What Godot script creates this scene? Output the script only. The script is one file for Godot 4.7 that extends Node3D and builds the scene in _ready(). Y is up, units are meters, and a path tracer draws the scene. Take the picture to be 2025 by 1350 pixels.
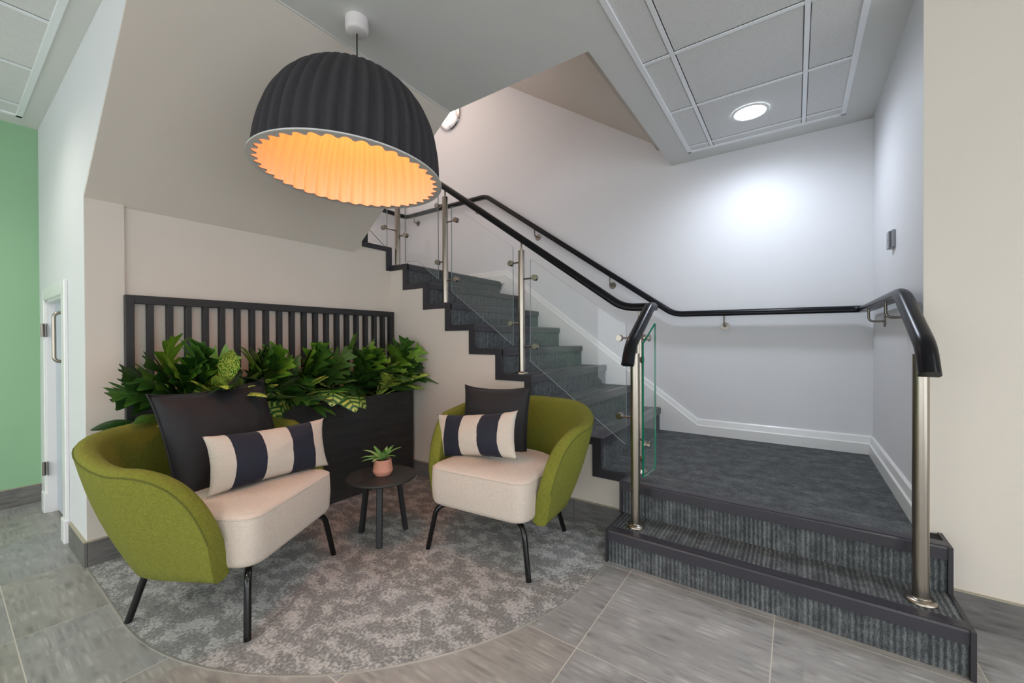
extends Node3D

# ---------------------------------------------------------------- mesh builder
class MB:
	var st := SurfaceTool.new()
	var n := 0
	func _init() -> void:
		st.begin(Mesh.PRIMITIVE_TRIANGLES)
	func v(p: Vector3, uv: Vector2, sg: int) -> void:
		st.set_smooth_group(sg)
		st.set_uv(uv)
		st.add_vertex(p)
		n += 1
	# a triangle whose front looks along «out»
	func tri(a: Vector3, b: Vector3, c: Vector3, out: Vector3, ua := Vector2.ZERO, ub := Vector2.ZERO, uc := Vector2.ZERO, sg := -1) -> void:
		if (b - a).cross(c - a).dot(out) > 0.0:
			v(a, ua, sg); v(c, uc, sg); v(b, ub, sg)
		else:
			v(a, ua, sg); v(b, ub, sg); v(c, uc, sg)
	func quad(a: Vector3, b: Vector3, c: Vector3, d: Vector3, out: Vector3, ua := Vector2.ZERO, ub := Vector2.ZERO, uc := Vector2.ZERO, ud := Vector2.ZERO, sg := -1) -> void:
		tri(a, b, c, out, ua, ub, uc, sg)
		tri(a, c, d, out, ua, uc, ud, sg)
	# box with chamfered edges, in the frame «t»
	func box(c: Vector3, s: Vector3, bevel := 0.0, t := Transform3D.IDENTITY) -> void:
		var h := s * 0.5
		var b: float = minf(bevel, minf(h.x, minf(h.y, h.z)) * 0.9)
		var mid := t * c
		if b <= 0.0:
			for ax in 3:
				for sg in [-1.0, 1.0]:
					var u := Vector3.ZERO
					var w := Vector3.ZERO
					var nn := Vector3.ZERO
					nn[ax] = sg * h[ax]
					u[(ax + 1) % 3] = h[(ax + 1) % 3]
					w[(ax + 2) % 3] = h[(ax + 2) % 3]
					quad(t * (c + nn - u - w), t * (c + nn + u - w), t * (c + nn + u + w), t * (c + nn - u + w), t.basis * nn, Vector2(0, 0), Vector2(u.length() * 2, 0), Vector2(u.length() * 2, w.length() * 2), Vector2(0, w.length() * 2))
			return
		var P := func(sx: float, sy: float, sz: float, ax: int) -> Vector3:
			var q := Vector3(sx * (h.x - b), sy * (h.y - b), sz * (h.z - b))
			q[ax] += b * (sx if ax == 0 else (sy if ax == 1 else sz))
			return t * (c + q)
		for sg in [-1.0, 1.0]:
			quad(P.call(sg, -1, -1, 0), P.call(sg, 1, -1, 0), P.call(sg, 1, 1, 0), P.call(sg, -1, 1, 0), t.basis.x * sg, Vector2(0, 0), Vector2(0, s.y), Vector2(s.z, s.y), Vector2(s.z, 0))
			quad(P.call(-1, sg, -1, 1), P.call(1, sg, -1, 1), P.call(1, sg, 1, 1), P.call(-1, sg, 1, 1), t.basis.y * sg, Vector2(0, 0), Vector2(s.x, 0), Vector2(s.x, s.z), Vector2(0, s.z))
			quad(P.call(-1, -1, sg, 2), P.call(1, -1, sg, 2), P.call(1, 1, sg, 2), P.call(-1, 1, sg, 2), t.basis.z * sg, Vector2(0, 0), Vector2(s.x, 0), Vector2(s.x, s.y), Vector2(0, s.y))
			for sh in [-1.0, 1.0]:
				quad(P.call(sg, sh, -1, 0), P.call(sg, sh, 1, 0), P.call(sg, sh, 1, 1), P.call(sg, sh, -1, 1), t.basis * Vector3(sg, sh, 0))
				quad(P.call(sg, -1, sh, 0), P.call(sg, 1, sh, 0), P.call(sg, 1, sh, 2), P.call(sg, -1, sh, 2), t.basis * Vector3(sg, 0, sh))
				quad(P.call(-1, sg, sh, 1), P.call(1, sg, sh, 1), P.call(1, sg, sh, 2), P.call(-1, sg, sh, 2), t.basis * Vector3(0, sg, sh))
				for si in [-1.0, 1.0]:
					tri(P.call(sg, sh, si, 0), P.call(sg, sh, si, 1), P.call(sg, sh, si, 2), t.basis * Vector3(sg, sh, si))
	func span(a: Vector3, b: Vector3, bevel := 0.0) -> void:
		box((a + b) * 0.5, (b - a).abs(), bevel)
	# polygon in the plane (ux, uy) at «o», pushed along ux x uy from d0 to d1
	func prism(poly: PackedVector2Array, o: Vector3, ux: Vector3, uy: Vector3, d0: float, d1: float, uvs := 1.0) -> void:
		var nz := ux.cross(uy).normalized()
		var area := 0.0
		for i in poly.size():
			var q := poly[(i + 1) % poly.size()]
			area += poly[i].x * q.y - q.x * poly[i].y
		var at := func(p: Vector2, d: float) -> Vector3: return o + ux * p.x + uy * p.y + nz * d
		var ix := Geometry2D.triangulate_polygon(poly)
		for k in range(0, ix.size(), 3):
			var a := poly[ix[k]]
			var b := poly[ix[k + 1]]
			var c := poly[ix[k + 2]]
			tri(at.call(a, d1), at.call(b, d1), at.call(c, d1), nz * signf(d1 - d0), a * uvs, b * uvs, c * uvs)
			tri(at.call(a, d0), at.call(b, d0), at.call(c, d0), nz * signf(d0 - d1), a * uvs, b * uvs, c * uvs)
		sides(poly, o, ux, uy, d0, d1)
	func sides(poly: PackedVector2Array, o: Vector3, ux: Vector3, uy: Vector3, d0: float, d1: float) -> void:
		var nz := ux.cross(uy).normalized()
		var area := 0.0
		for i in poly.size():
			var q := poly[(i + 1) % poly.size()]
			area += poly[i].x * q.y - q.x * poly[i].y
		for i in poly.size():
			var a := poly[i]
			var b := poly[(i + 1) % poly.size()]
			var e := (b - a) * signf(area)
			var out := ux * e.y - uy * e.x
			quad(o + ux * a.x + uy * a.y + nz * d0, o + ux * b.x + uy * b.y + nz * d0, o + ux * b.x + uy * b.y + nz * d1, o + ux * a.x + uy * a.y + nz * d1, out)
	# smooth grid of rows of points; «flip» chooses the front
	func grid(rows: Array, close_u := false, flip := false, sg := 1, us := 1.0, vs := 1.0) -> void:
		var m: int = rows.size()
		var k: int = rows[0].size()
		if close_u:   # turn the front outward
			var mid := Vector3.ZERO
			for r in rows:
				mid += r[0] + r[k / 2]
			mid /= 2.0 * m
			var vol := 0.0
			for i in m - 1:
				for j in k:
					var a: Vector3 = rows[i][j] - mid
					var b: Vector3 = rows[i][(j + 1) % k] - mid
					var c: Vector3 = rows[i + 1][(j + 1) % k] - mid
					vol += a.dot(b.cross(c))
			flip = vol > 0.0
		for i in m - 1:
			for j in (k if close_u else k - 1):
				var j2 := (j + 1) % k
				var a: Vector3 = rows[i][j]
				var b: Vector3 = rows[i][j2]
				var c: Vector3 = rows[i + 1][j2]
				var d: Vector3 = rows[i + 1][j]
				var u0 := float(j) / (k if close_u else k - 1) * us
				var u1 := float(j + 1) / (k if close_u else k - 1) * us
				var v0 := float(i) / (m - 1) * vs
				var v1 := float(i + 1) / (m - 1) * vs
				if flip:
					v(a, Vector2(u0, v0), sg); v(c, Vector2(u1, v1), sg); v(b, Vector2(u1, v0), sg)
					v(a, Vector2(u0, v0), sg); v(d, Vector2(u0, v1), sg); v(c, Vector2(u1, v1), sg)
				else:
					v(a, Vector2(u0, v0), sg); v(b, Vector2(u1, v0), sg); v(c, Vector2(u1, v1), sg)
					v(a, Vector2(u0, v0), sg); v(c, Vector2(u1, v1), sg); v(d, Vector2(u0, v1), sg)
	func fan(ring: Array, out: Vector3, sg := -1) -> void:
		var c := Vector3.ZERO
		for p in ring:
			c += p
		c /= ring.size()
		for i in ring.size():
			tri(c, ring[i], ring[(i + 1) % ring.size()], out, Vector2.ZERO, Vector2.ZERO, Vector2.ZERO, sg)
	# profile of (radius, height) turned about the axis of «t»
	func lathe(prof: PackedVector2Array, seg: int, t := Transform3D.IDENTITY, hard := false) -> void:
		var rows := []
		for p in prof:
			var r := []
			for j in seg:
				var a := TAU * j / seg
				r.append(t * Vector3(cos(a) * p.x, p.y, sin(a) * p.x))
			rows.append(r)
		if hard:
			for i in rows.size() - 1:
				grid([rows[i], rows[i + 1]], true, false, 2 + i)
		else:
			grid(rows, true, false)
	# section (right, up) carried along a path
	func sweep(path: Array, sec: PackedVector2Array, up := Vector3.UP, caps := true, carry := true, sg := 1) -> void:
		var rows := []
		var u := up
		for i in path.size():
			var tg: Vector3
			if i == 0:
				tg = path[1] - path[0]
			elif i == path.size() - 1:
				tg = path[i] - path[i - 1]
			else:
				tg = (path[i + 1] - path[i]).normalized() + (path[i] - path[i - 1]).normalized()
			tg = tg.normalized()
			var right := tg.cross(u if carry else up).normalized()
			u = right.cross(tg).normalized()
			var r := []
			for q in sec:
				r.append(path[i] + right * q.x + u * q.y)
			rows.append(r)
		grid(rows, true, true, sg)
		if caps:
			fan(rows[0], path[0] - path[1])
			fan(rows[-1], path[-1] - path[-2])
	func tube(path: Array, r: float, seg := 12, caps := true) -> void:
		var s := PackedVector2Array()
		for i in seg:
			s.append(Vector2(cos(TAU * i / seg), sin(TAU * i / seg)) * r)
		var d: Vector3 = (path[1] - path[0]).normalized()
		sweep(path, s, Vector3.UP if absf(d.y) < 0.9 else Vector3.RIGHT, caps)
	func rod(a: Vector3, b: Vector3, r: float, seg := 14, bev := 0.0) -> void:
		var d := b - a
		var y := d.normalized()
		var x := y.cross(Vector3.UP if absf(y.y) < 0.9 else Vector3.RIGHT).normalized()
		var t := Transform3D(Basis(x, y, x.cross(y)), a)
		var l := d.length()
		if bev > 0.0:
			lathe(PackedVector2Array([Vector2(0.0001, 0), Vector2(r - bev, 0), Vector2(r, bev), Vector2(r, l - bev), Vector2(r - bev, l), Vector2(0.0001, l)]), seg, t, true)
		else:
			lathe(PackedVector2Array([Vector2(0.0001, 0), Vector2(r, 0), Vector2(r, l), Vector2(0.0001, l)]), seg, t, true)
	func mesh() -> ArrayMesh:
		st.generate_normals()
		return st.commit()

# ---------------------------------------------------------------- names and metas
var used := {}
func numbered(called: String) -> String:
	if not used.has(called):
		used[called] = 0
		return called
	used[called] += 1
	return "%s_%03d" % [called, used[called]]

func tag(o: Node, label: String, category := "", group := "", kind := "") -> void:
	if label != "":
		o.set_meta("label", label)
	if category != "":
		o.set_meta("category", category)
	if group != "":
		o.set_meta("group", group)
	if kind != "":
		o.set_meta("kind", kind)

func thing(called: String, label: String, category: String, at := Vector3.ZERO, turn := 0.0, group := "") -> Node3D:
	var o := Node3D.new()
	o.name = numbered(called)
	add_child(o)
	o.position = at
	o.rotation.y = turn
	tag(o, label, category, group)
	return o

func obj(called: String, mb, m: Material, parent: Node) -> MeshInstance3D:
	var o := MeshInstance3D.new()
	o.mesh = mb if mb is Mesh else mb.mesh()
	o.material_override = m
	if parent == self:
		o.name = numbered(called)
		add_child(o)
	else:
		var k: int = parent.get_meta("_n_" + called, 0)
		o.name = called if k == 0 else "%s_%03d" % [called, k]
		parent.set_meta("_n_" + called, k + 1)
		parent.add_child(o, true)
	return o

func struct(called: String, mb, m: Material, label: String, category := "wall") -> MeshInstance3D:
	var o := obj(called, mb, m, self)
	tag(o, label, category, "", "structure")
	return o

func fillet(pts: Array, r: float, seg := 8) -> Array:
	var out := [pts[0]]
	for i in range(1, pts.size() - 1):
		var p: Vector3 = pts[i]
		var a: Vector3 = pts[i - 1] - p
		var b: Vector3 = pts[i + 1] - p
		var d := minf(r, minf(a.length(), b.length()) * 0.48)
		var s := p + a.normalized() * d
		var e := p + b.normalized() * d
		for k in seg + 1:
			var t := float(k) / seg
			out.append(s.lerp(p, t).lerp(p.lerp(e, t), t))
	out.append(pts[-1])
	return out

func fillet2(pts: PackedVector2Array, rs: Array, seg := 5) -> PackedVector2Array:
	var out := PackedVector2Array()
	var n := pts.size()
	for i in n:
		var p := pts[i]
		var a := pts[(i + n - 1) % n] - p
		var b := pts[(i + 1) % n] - p
		var r: float = rs[i]
		if r <= 0.0:
			out.append(p)
			continue
		var d := minf(r, minf(a.length(), b.length()) * 0.48)
		var s := p + a.normalized() * d
		var e := p + b.normalized() * d
		for k in seg + 1:
			var t := float(k) / seg
			out.append(s.lerp(p, t).lerp(p.lerp(e, t), t))
	return out

# ---------------------------------------------------------------- materials
var M := {}
func mat(c: Color, rough := 0.6, metal := 0.0) -> StandardMaterial3D:
	var m := StandardMaterial3D.new()
	m.albedo_color = c
	m.roughness = rough
	m.metallic = metal
	m.cull_mode = BaseMaterial3D.CULL_DISABLED
	return m

func hexc(s: String) -> Color:
	return Color.html(s)

func noise(freq: float, seed_: int, oct := 4, type := FastNoiseLite.TYPE_SIMPLEX_SMOOTH) -> FastNoiseLite:
	var f := FastNoiseLite.new()
	f.noise_type = type
	f.seed = seed_
	f.frequency = freq
	f.fractal_octaves = oct
	return f

func tex(w: int, h: int, fn: Callable) -> ImageTexture:
	var d := PackedByteArray()
	d.resize(w * h * 3)
	var k := 0
	for y in h:
		for x in w:
			var c: Color = fn.call(x, y)
			d[k] = clampi(int(c.r * 255.0), 0, 255)
			d[k + 1] = clampi(int(c.g * 255.0), 0, 255)
			d[k + 2] = clampi(int(c.b * 255.0), 0, 255)
			k += 3
	return ImageTexture.create_from_image(Image.create_from_data(w, h, false, Image.FORMAT_RGB8, d))

func bump(m: StandardMaterial3D, freq: float, seed_: int, strength: float, size := 256, oct := 3) -> void:
	var t := NoiseTexture2D.new()
	t.width = size
	t.height = size
	t.seamless = true
	t.as_normal_map = true
	t.bump_strength = strength
	t.noise = noise(freq, seed_, oct)
	m.normal_enabled = true
	m.normal_texture = t

func triplanar(m: StandardMaterial3D, scale: float, world := false) -> void:
	m.uv1_triplanar = true
	m.uv1_world_triplanar = world
	m.uv1_scale = Vector3.ONE * scale

func melange(a: Color, b: Color, c: Color, seed_: int, size := 256) -> ImageTexture:
	var rng := RandomNumberGenerator.new()
	rng.seed = seed_
	var nn := noise(0.35, seed_, 2)
	var n2 := noise(0.03, seed_ + 1, 3)
	return tex(size, size, func(x: int, y: int) -> Color:
		var r := rng.randf()
		var k := clampf(0.5 + nn.get_noise_2d(x, y * 1.3) * 0.8 + (r - 0.5) * 0.7 + n2.get_noise_2d(x, y) * 0.1, 0.0, 1.0)
		return a.lerp(b, k * 2.0) if k < 0.5 else b.lerp(c, k * 2.0 - 1.0))

func make_materials() -> void:
	M.paint = mat(hexc("d5ccc0"), 0.62)
	bump(M.paint, 0.06, 3, 0.2); triplanar(M.paint, 3.0, true)
	M.paint_white = mat(hexc("dedee0"), 0.55)
	bump(M.paint_white, 0.06, 4, 0.2); triplanar(M.paint_white, 3.0, true)
	M.paint_green = mat(hexc("8fb88f"), 0.4)
	M.ceiling = mat(hexc("dadad6"), 0.8)
	bump(M.ceiling, 0.03, 5, 0.35); triplanar(M.ceiling, 1.0, true)
	M.gloss_white = mat(hexc("e6e6e4"), 0.28)
	M.door = mat(hexc("c6ccd6"), 0.42)
	M.bead = mat(hexc("a69d88"), 0.5)
	# mineral fibre tiles
	var mt := mat(Color.WHITE, 0.9)
	mt.albedo_texture = melange(hexc("cdccca"), hexc("dcdcda"), hexc("e6e6e4"), 21)
	mt.uv1_scale = Vector3(2.2, 2.2, 1)
	M.fibre = mt
	M.tee = mat(hexc("eef0f2"), 0.3, 0.0)
	M.gap = mat(hexc("3a3a3a"), 0.9)
	# stone floor tiles: streaks along u
	var s1 := noise(0.02, 31, 2)
	var s2 := noise(0.04, 32, 2)
	var s3 := noise(0.012, 33, 3)
	var rng := RandomNumberGenerator.new()
	rng.seed = 5
	var tt := tex(512, 512, func(x: int, y: int) -> Color:
		var a := s1.get_noise_2d(x * 0.09, y * 1.1)
		var b := s2.get_noise_2d(x * 0.10, y * 2.4)
		var c := s3.get_noise_2d(x, y)
		var k := 0.60 + a * 0.04 + maxf(0.0, b * c) * 0.26 - maxf(0.0, -b * c) * 0.22 + c * 0.06 + (rng.randf() - 0.5) * 0.02
		return Color(k * 1.0, k * 0.99, k * 0.975))
	for i in 3:
		var q := mat([Color(1, 1, 1), Color(0.955, 0.955, 0.96), Color(0.985, 0.97, 0.95)][i], 0.42)
		q.albedo_texture = tt
		M["tile%d" % i] = q
	M.skirt_tile = mat(Color(0.72, 0.71, 0.70), 0.45)
	M.skirt_tile.albedo_texture = tt
	M.grout = mat(hexc("cdc8bc"), 0.9)
	M.trim_metal = mat(hexc("c9c6bf"), 0.3, 0.6)
	# grey seating carpet
	var c1 := noise(0.011, 41, 4)
	var c2 := noise(0.09, 42, 3)
	var c3 := noise(0.45, 43, 1)
	var ct := tex(1024, 1024, func(x: int, y: int) -> Color:
		var a := c1.get_noise_2d(x, y * 1.5)
		var b := c2.get_noise_2d(x, y)
		var c := c3.get_noise_2d(x, y)
		var k := 0.515 + smoothstep(-0.25, 0.45, a + b * 0.5 + (rng.randf() - 0.5) * 0.35) * 0.185 + b * 0.08 + c * 0.11 + (rng.randf() - 0.5) * 0.16
		return Color(k * 1.0, k * 0.995, k * 0.985))
	M.carpet = mat(Color.WHITE, 0.95)
	M.carpet.albedo_texture = ct
	M.carpet.uv1_scale = Vector3(0.62, 0.62, 1)
	# striped stair carpet: stripes along v
	var cols := []
	var w := 0.4
	for x in 512:
		if rng.randf() < 0.16:
			w = rng.randf()
		cols.append(w)
	var sc := func(dark: Color, light: Color, stripe: float) -> ImageTexture:
		return tex(512, 512, func(x: int, y: int) -> Color:
			var ph := 0.5 + 0.5 * sin(x * TAU / 16.0)
			var k: float = cols[x] * 0.34 * stripe + ph * 0.46 * stripe + (1.0 - stripe) * 0.40 + c2.get_noise_2d(x * 2.0, y * 0.35) * 0.32 + (rng.randf() - 0.5) * 0.9
			return dark.lerp(light, clampf(k * 0.9 + c1.get_noise_2d(x, y) * 0.25, 0.0, 1.0)))
	M.stair_carpet = mat(Color.WHITE, 0.95)
	M.stair_carpet.albedo_texture = sc.call(hexc("2d2f32"), hexc("868a89"), 1.0)
	M.tread_carpet = M.stair_carpet
	M.landing_carpet = mat(Color.WHITE, 0.95)
	M.landing_carpet.albedo_texture = sc.call(hexc("2d2f32"), hexc("868a89"), 0.45)
	M.nosing = mat(hexc("38363c"), 0.32)   # one colour for front and ribbed top
	M.groove = mat(hexc("0e0e10"), 0.8)
	M.edge_trim = mat(hexc("2e2c31"), 0.4)
	# metals
	M.steel = mat(hexc("a79e92"), 0.27, 1.0)
	M.steel_dark = mat(hexc("857e76"), 0.3, 1.0)
	M.chrome = mat(hexc("d8d8da"), 0.08, 1.0)
	M.rail = mat(hexc("121317"), 0.30)
	M.rail.metallic_specular = 0.32
	M.black_steel = mat(hexc("0a0a0b"), 0.14)
	M.glass = mat(Color(0.80, 0.93, 0.90, 0.025), 0.02)
	M.glass.metallic_specular = 0.32
	M.glass.transparency = BaseMaterial3D.TRANSPARENCY_ALPHA
	M.window_glass = mat(Color(1, 1, 1, 0.03), 0.02)
	M.window_glass.transparency = BaseMaterial3D.TRANSPARENCY_ALPHA
	M.glass_edge = mat(hexc("0f7a5c"), 0.12)
	M.glass_edge_pale = mat(hexc("7a8482"), 0.12)
	# textiles
	M.green_wool = mat(Color.WHITE, 0.95)
	M.green_wool.albedo_texture = melange(hexc("454a0c"), hexc("70741f"), hexc("a6a548"), 51)
	M.seam = mat(hexc("5a5f22"), 0.9)
	bump(M.green_wool, 0.25, 52, 2.0); triplanar(M.green_wool, 5.5)
	M.beige_wool = mat(Color.WHITE, 0.95)
	M.beige_wool.albedo_texture = melange(hexc("ac9c8e"), hexc("d4c6b7"), hexc("e8ddd1"), 53)
	bump(M.beige_wool, 0.25, 54, 2.0); triplanar(M.beige_wool, 6.0)
	M.black_velvet = mat(hexc("191a1e"), 0.7)
	M.black_velvet.rim_enabled = true
	M.black_velvet.rim = 0.22
	bump(M.black_velvet, 0.02, 55, 2.2); triplanar(M.black_velvet, 2.0)
	M.navy = mat(hexc("14192a"), 0.75)
	M.navy.rim_enabled = true
	M.navy.rim = 0.25
	bump(M.navy, 0.05, 56, 1.5); triplanar(M.navy, 4.0)
	M.linen = mat(Color.WHITE, 0.95)
	M.linen.albedo_texture = melange(hexc("b3a797"), hexc("cabfb1"), hexc("d8cfc4"), 57)
	bump(M.linen, 0.05, 58, 1.2); triplanar(M.linen, 6.0)
	# black ash
	var w1 := noise(0.02, 61, 4)
	M.ash = mat(Color.WHITE, 0.55)
	M.ash.albedo_texture = tex(512, 256, func(x: int, y: int) -> Color:
		var a := w1.get_noise_2d(x * 0.25, y * 2.2)
		var b := absf(w1.get_noise_2d(x * 0.12 + 900.0, y * 0.6))
		var g := 0.15 + 0.06 * absf(sin((y * 0.11 + b * 26.0))) * (0.5 + a) + (rng.randf() - 0.5) * 0.03
		return Color(g * 1.02, g, g))
	M.ash.uv1_scale = Vector3(0.8, 1.6, 1)
	M.black_wood = mat(hexc("202022"), 0.5)
	# pendant
	var f1 := noise(0.3, 71, 2)
	var felt := tex(256, 256, func(x: int, y: int) -> Color:
		var k := 0.5 + f1.get_noise_2d(x * 0.35, y * 1.6) * 0.5 + (rng.randf() - 0.5) * 0.4
		return hexc("2a282a").lerp(hexc("434043"), clampf(k, 0, 1)))
	M.felt = mat(Color.WHITE, 0.95)
	M.felt.albedo_texture = felt
	M.felt.uv1_scale = Vector3(10, 3, 1)
	M.felt_inside = mat(hexc("f2d9bd"), 0.95)
	M.white_plastic = mat(hexc("d8d2d0"), 0.4)
	M.white_rim = mat(hexc("c9c7c3"), 0.6)
	M.cord = mat(hexc("0c0c0c"), 0.6)
	# plants
	var leaf := func(dark: Color, light: Color, vein: Color, seed_: int) -> ImageTexture:
		var nn := noise(0.03, seed_, 3)
		return tex(128, 256, func(x: int, y: int) -> Color:
			var s := absf(x / 127.0 - 0.5) * 2.0
			var t := y / 255.0
			var k := 0.5 + nn.get_noise_2d(x, y) * 0.6
			var c := dark.lerp(light, clampf(k, 0, 1))
			var vv := fposmod(t * 9.0 - s * 1.4, 1.0)
			var side := smoothstep(0.09, 0.0, minf(vv, 1.0 - vv)) * 0.45
			var mid := smoothstep(0.07, 0.02, s)
			return c.lerp(vein, clampf(maxf(mid * 0.7, side), 0, 1)))
	var names := ["leaf_dark", "leaf_mid", "leaf_bright"]
	var dk := [hexc("18310f"), hexc("2a4a18"), hexc("48761c")]
	var lt := [hexc("284d1c"), hexc("456f2a"), hexc("7ba436")]
	var vn := [hexc("4a7038"), hexc("6c9a40"), hexc("9cc850")]
	for i in 3:
		M[names[i]] = mat(Color.WHITE, 0.38)
		M[names[i]].albedo_texture = leaf.call(dk[i], lt[i], vn[i], 80 + i)
		M[names[i]].backlight_enabled = true
		M[names[i]].backlight = Color(0.18, 0.22, 0.08)
	var dn := noise(0.055, 91, 3)
	M.leaf_speckled = mat(Color.WHITE, 0.38)
	M.leaf_speckled.albedo_texture = tex(128, 256, func(x: int, y: int) -> Color:
		var s := absf(x / 127.0 - 0.5) * 2.0
		var k := dn.get_noise_2d(x * 1.5 - y * 0.25 * signf(x - 63.5), y * 0.9 + s * 60.0)
		var yel := smoothstep(-0.04, 0.10, k + 0.22 - s * 0.26)
		return hexc("3f7a1c").lerp(hexc("d7dc6a"), yel * 0.95))
	M.leaf_striped = mat(Color.WHITE, 0.4)
	M.leaf_striped.albedo_texture = tex(128, 256, func(x: int, y: int) -> Color:
		var s := absf(x / 127.0 - 0.5) * 2.0
		var t := y / 255.0
		var vv := fposmod(t * 7.5 - s * 0.75, 1.0)
		var band := smoothstep(0.30, 0.42, vv) * smoothstep(0.95, 0.83, vv)
		band *= smoothstep(0.95, 0.80, s)
		var c := hexc("3c6a30").lerp(hexc("c3cc66"), band)
		return c.lerp(hexc("2f5a2a"), smoothstep(0.06, 0.02, s)))
	M.stem = mat(hexc("6f8a45"), 0.5)
	M.gravel = mat(hexc("6b6b6c"), 0.8)
	M.gravel_dark = mat(hexc("37373a"), 0.8)
	M.soil = mat(hexc("1a1613"), 0.95)
	M.terracotta = mat(hexc("cf8f78"), 0.7)
	M.succulent = mat(hexc("5f8f3c"), 0.45)
	M.succulent2 = mat(hexc("86a860"), 0.45)
	M.dark_plastic = mat(hexc("15191d"), 0.3)
	M.grey_plastic = mat(hexc("9a9ba3"), 0.4)

# ---------------------------------------------------------------- key dimensions (metres)
const ZS := -2.38      # face of the wall under the stair
const ZB := -3.765     # stairwell back wall
const XR := 0.44       # landing side wall
const ZR := -2.40      # hall wall beside the steps
const XN := -3.0       # wall behind the planter
const ZD := -0.447     # wall with the cupboard door
const XG := -4.5       # green wall
const HC := 2.69       # ceiling
const LY := 0.345      # landing
const S1 := 0.165      # first step
const GO := 0.2547
const RI := 0.1829
const N1X := -0.993
const N1Y := 0.542
const XE := -4.4       # end wall of the half landing
func nx(k: int) -> float: return N1X - GO * (k - 1)
func ny(k: int) -> float: return N1Y + RI * (k - 1)

func downlight(at: Vector3, energy: float, color: Color, label: String, glow: float, angle := 75.0, r := 0.105) -> void:
	var t := thing("downlight", label, "downlight", at, 0.0, "recessed ceiling downlights")
	var a := MB.new()
	a.lathe(PackedVector2Array([Vector2(r - 0.012, -0.001), Vector2(r - 0.01, -0.006), Vector2(r, -0.006), Vector2(r + 0.006, -0.003), Vector2(r + 0.007, 0.0)]), 40)
	obj("trim_ring", a, M.gloss_white, t)
	var b := MB.new()
	b.lathe(PackedVector2Array([Vector2(0.0001, -0.003), Vector2(r - 0.012, -0.003), Vector2(r - 0.012, 0.0)]), 40)
	var e := mat(Color(0.9, 0.9, 0.9), 0.4)
	e.emission_enabled = true
	e.emission = color
	e.emission_energy_multiplier = glow
	obj("diffuser", b, e, t)
	var l := SpotLight3D.new()
	l.name = "lamp"
	l.light_color = color
	l.light_energy = energy
	l.light_size = 0.09
	l.spot_angle = angle
	l.spot_angle_attenuation = 0.9
	l.spot_range = 14.0
	l.spot_attenuation = 2.0
	l.shadow_enabled = true
	l.position = Vector3(0, -0.03, 0)
	l.rotation = Vector3(-PI / 2, 0, 0)
	t.add_child(l)

func _ready() -> void:
	# camera
	var cam := Camera3D.new()
	cam.name = "camera"
	cam.position = Vector3(0, 1.16, 0)
	cam.rotation = Vector3(-0.0051003, 0.610998, -0.0042268)
	cam.fov = 80.155
	cam.near = 0.03
	cam.current = true
	add_child(cam)
	# air outside the closed rooms, exposure
	var we := WorldEnvironment.new()
	we.name = "world"
	var en := Environment.new()
	en.background_mode = Environment.BG_COLOR
	en.background_color = Color(0.95, 0.975, 1.0)   # even overcast sky beyond the hall windows
	en.background_energy_multiplier = 3.0
	en.tonemap_mode = Environment.TONE_MAPPER_LINEAR
	en.tonemap_exposure = 1.13
	en.sdfgi_enabled = true
	en.ssao_enabled = true
	en.ssil_enabled = true
	we.environment = en
	add_child(we)
	make_materials()
	# ceiling lights
	var cool := Color(0.90, 0.94, 1.0)
	var neutral := Color(1.0, 0.975, 0.945)
	downlight(Vector3(-0.255, HC - 0.002, -3.18), 1.3, cool, "bright round downlight in the tiled ceiling above the landing", 8.0, 88.0)
	downlight(Vector3(-3.3, HC, 0.28), 1.0, neutral, "round downlight in front of the cupboard door wall", 5.0)
	downlight(Vector3(-1.3, HC, 1.5), 2.2, neutral, "round downlight in the hall ceiling facing the armchairs", 5.0)
	downlight(Vector3(0.9, HC, 0.5), 1.8, neutral, "round downlight in the hall ceiling before the entry steps", 5.0)
	downlight(Vector3(2.2, HC, -0.9), 1.5, neutral, "round downlight along the right hall wall", 5.0)
	downlight(Vector3(-3.0, HC, 2.6), 2.2, neutral, "round downlight deep in the hall by the green wall", 5.0)
	shell()
	floor_and_carpet()
	ceiling()
	stairs()
	rails()
	cupboard_door()
	planter()
	pendant()
	wall_lamp()
	var chair := make_armchair("green wool tub armchair nearest the cupboard door, with the large cushion")
	chair.position = Vector3(-2.157, 0.002, -0.811)
	chair.rotation.y = 2.09
	var chair2 := dup(chair, "green wool tub armchair standing before the stair wall, right of the side table")
	chair2.position = Vector3(-1.387, 0.002, -1.90)
	chair2.rotation.y = 0.09
	cushions(chair.transform, chair2.transform)
	side_table()
	wall_reader()

func dup(o: Node3D, label: String) -> Node3D:
	var c: Node3D = o.duplicate()
	c.name = numbered(String(o.name).rstrip("0123456789").trim_suffix("_"))
	add_child(c)
	c.set_meta("label", label)
	return c

# ---------------------------------------------------------------- room shell
func slab(a: Vector3, b: Vector3) -> MB:
	var m := MB.new()
	m.span(a, b)
	return m

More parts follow.
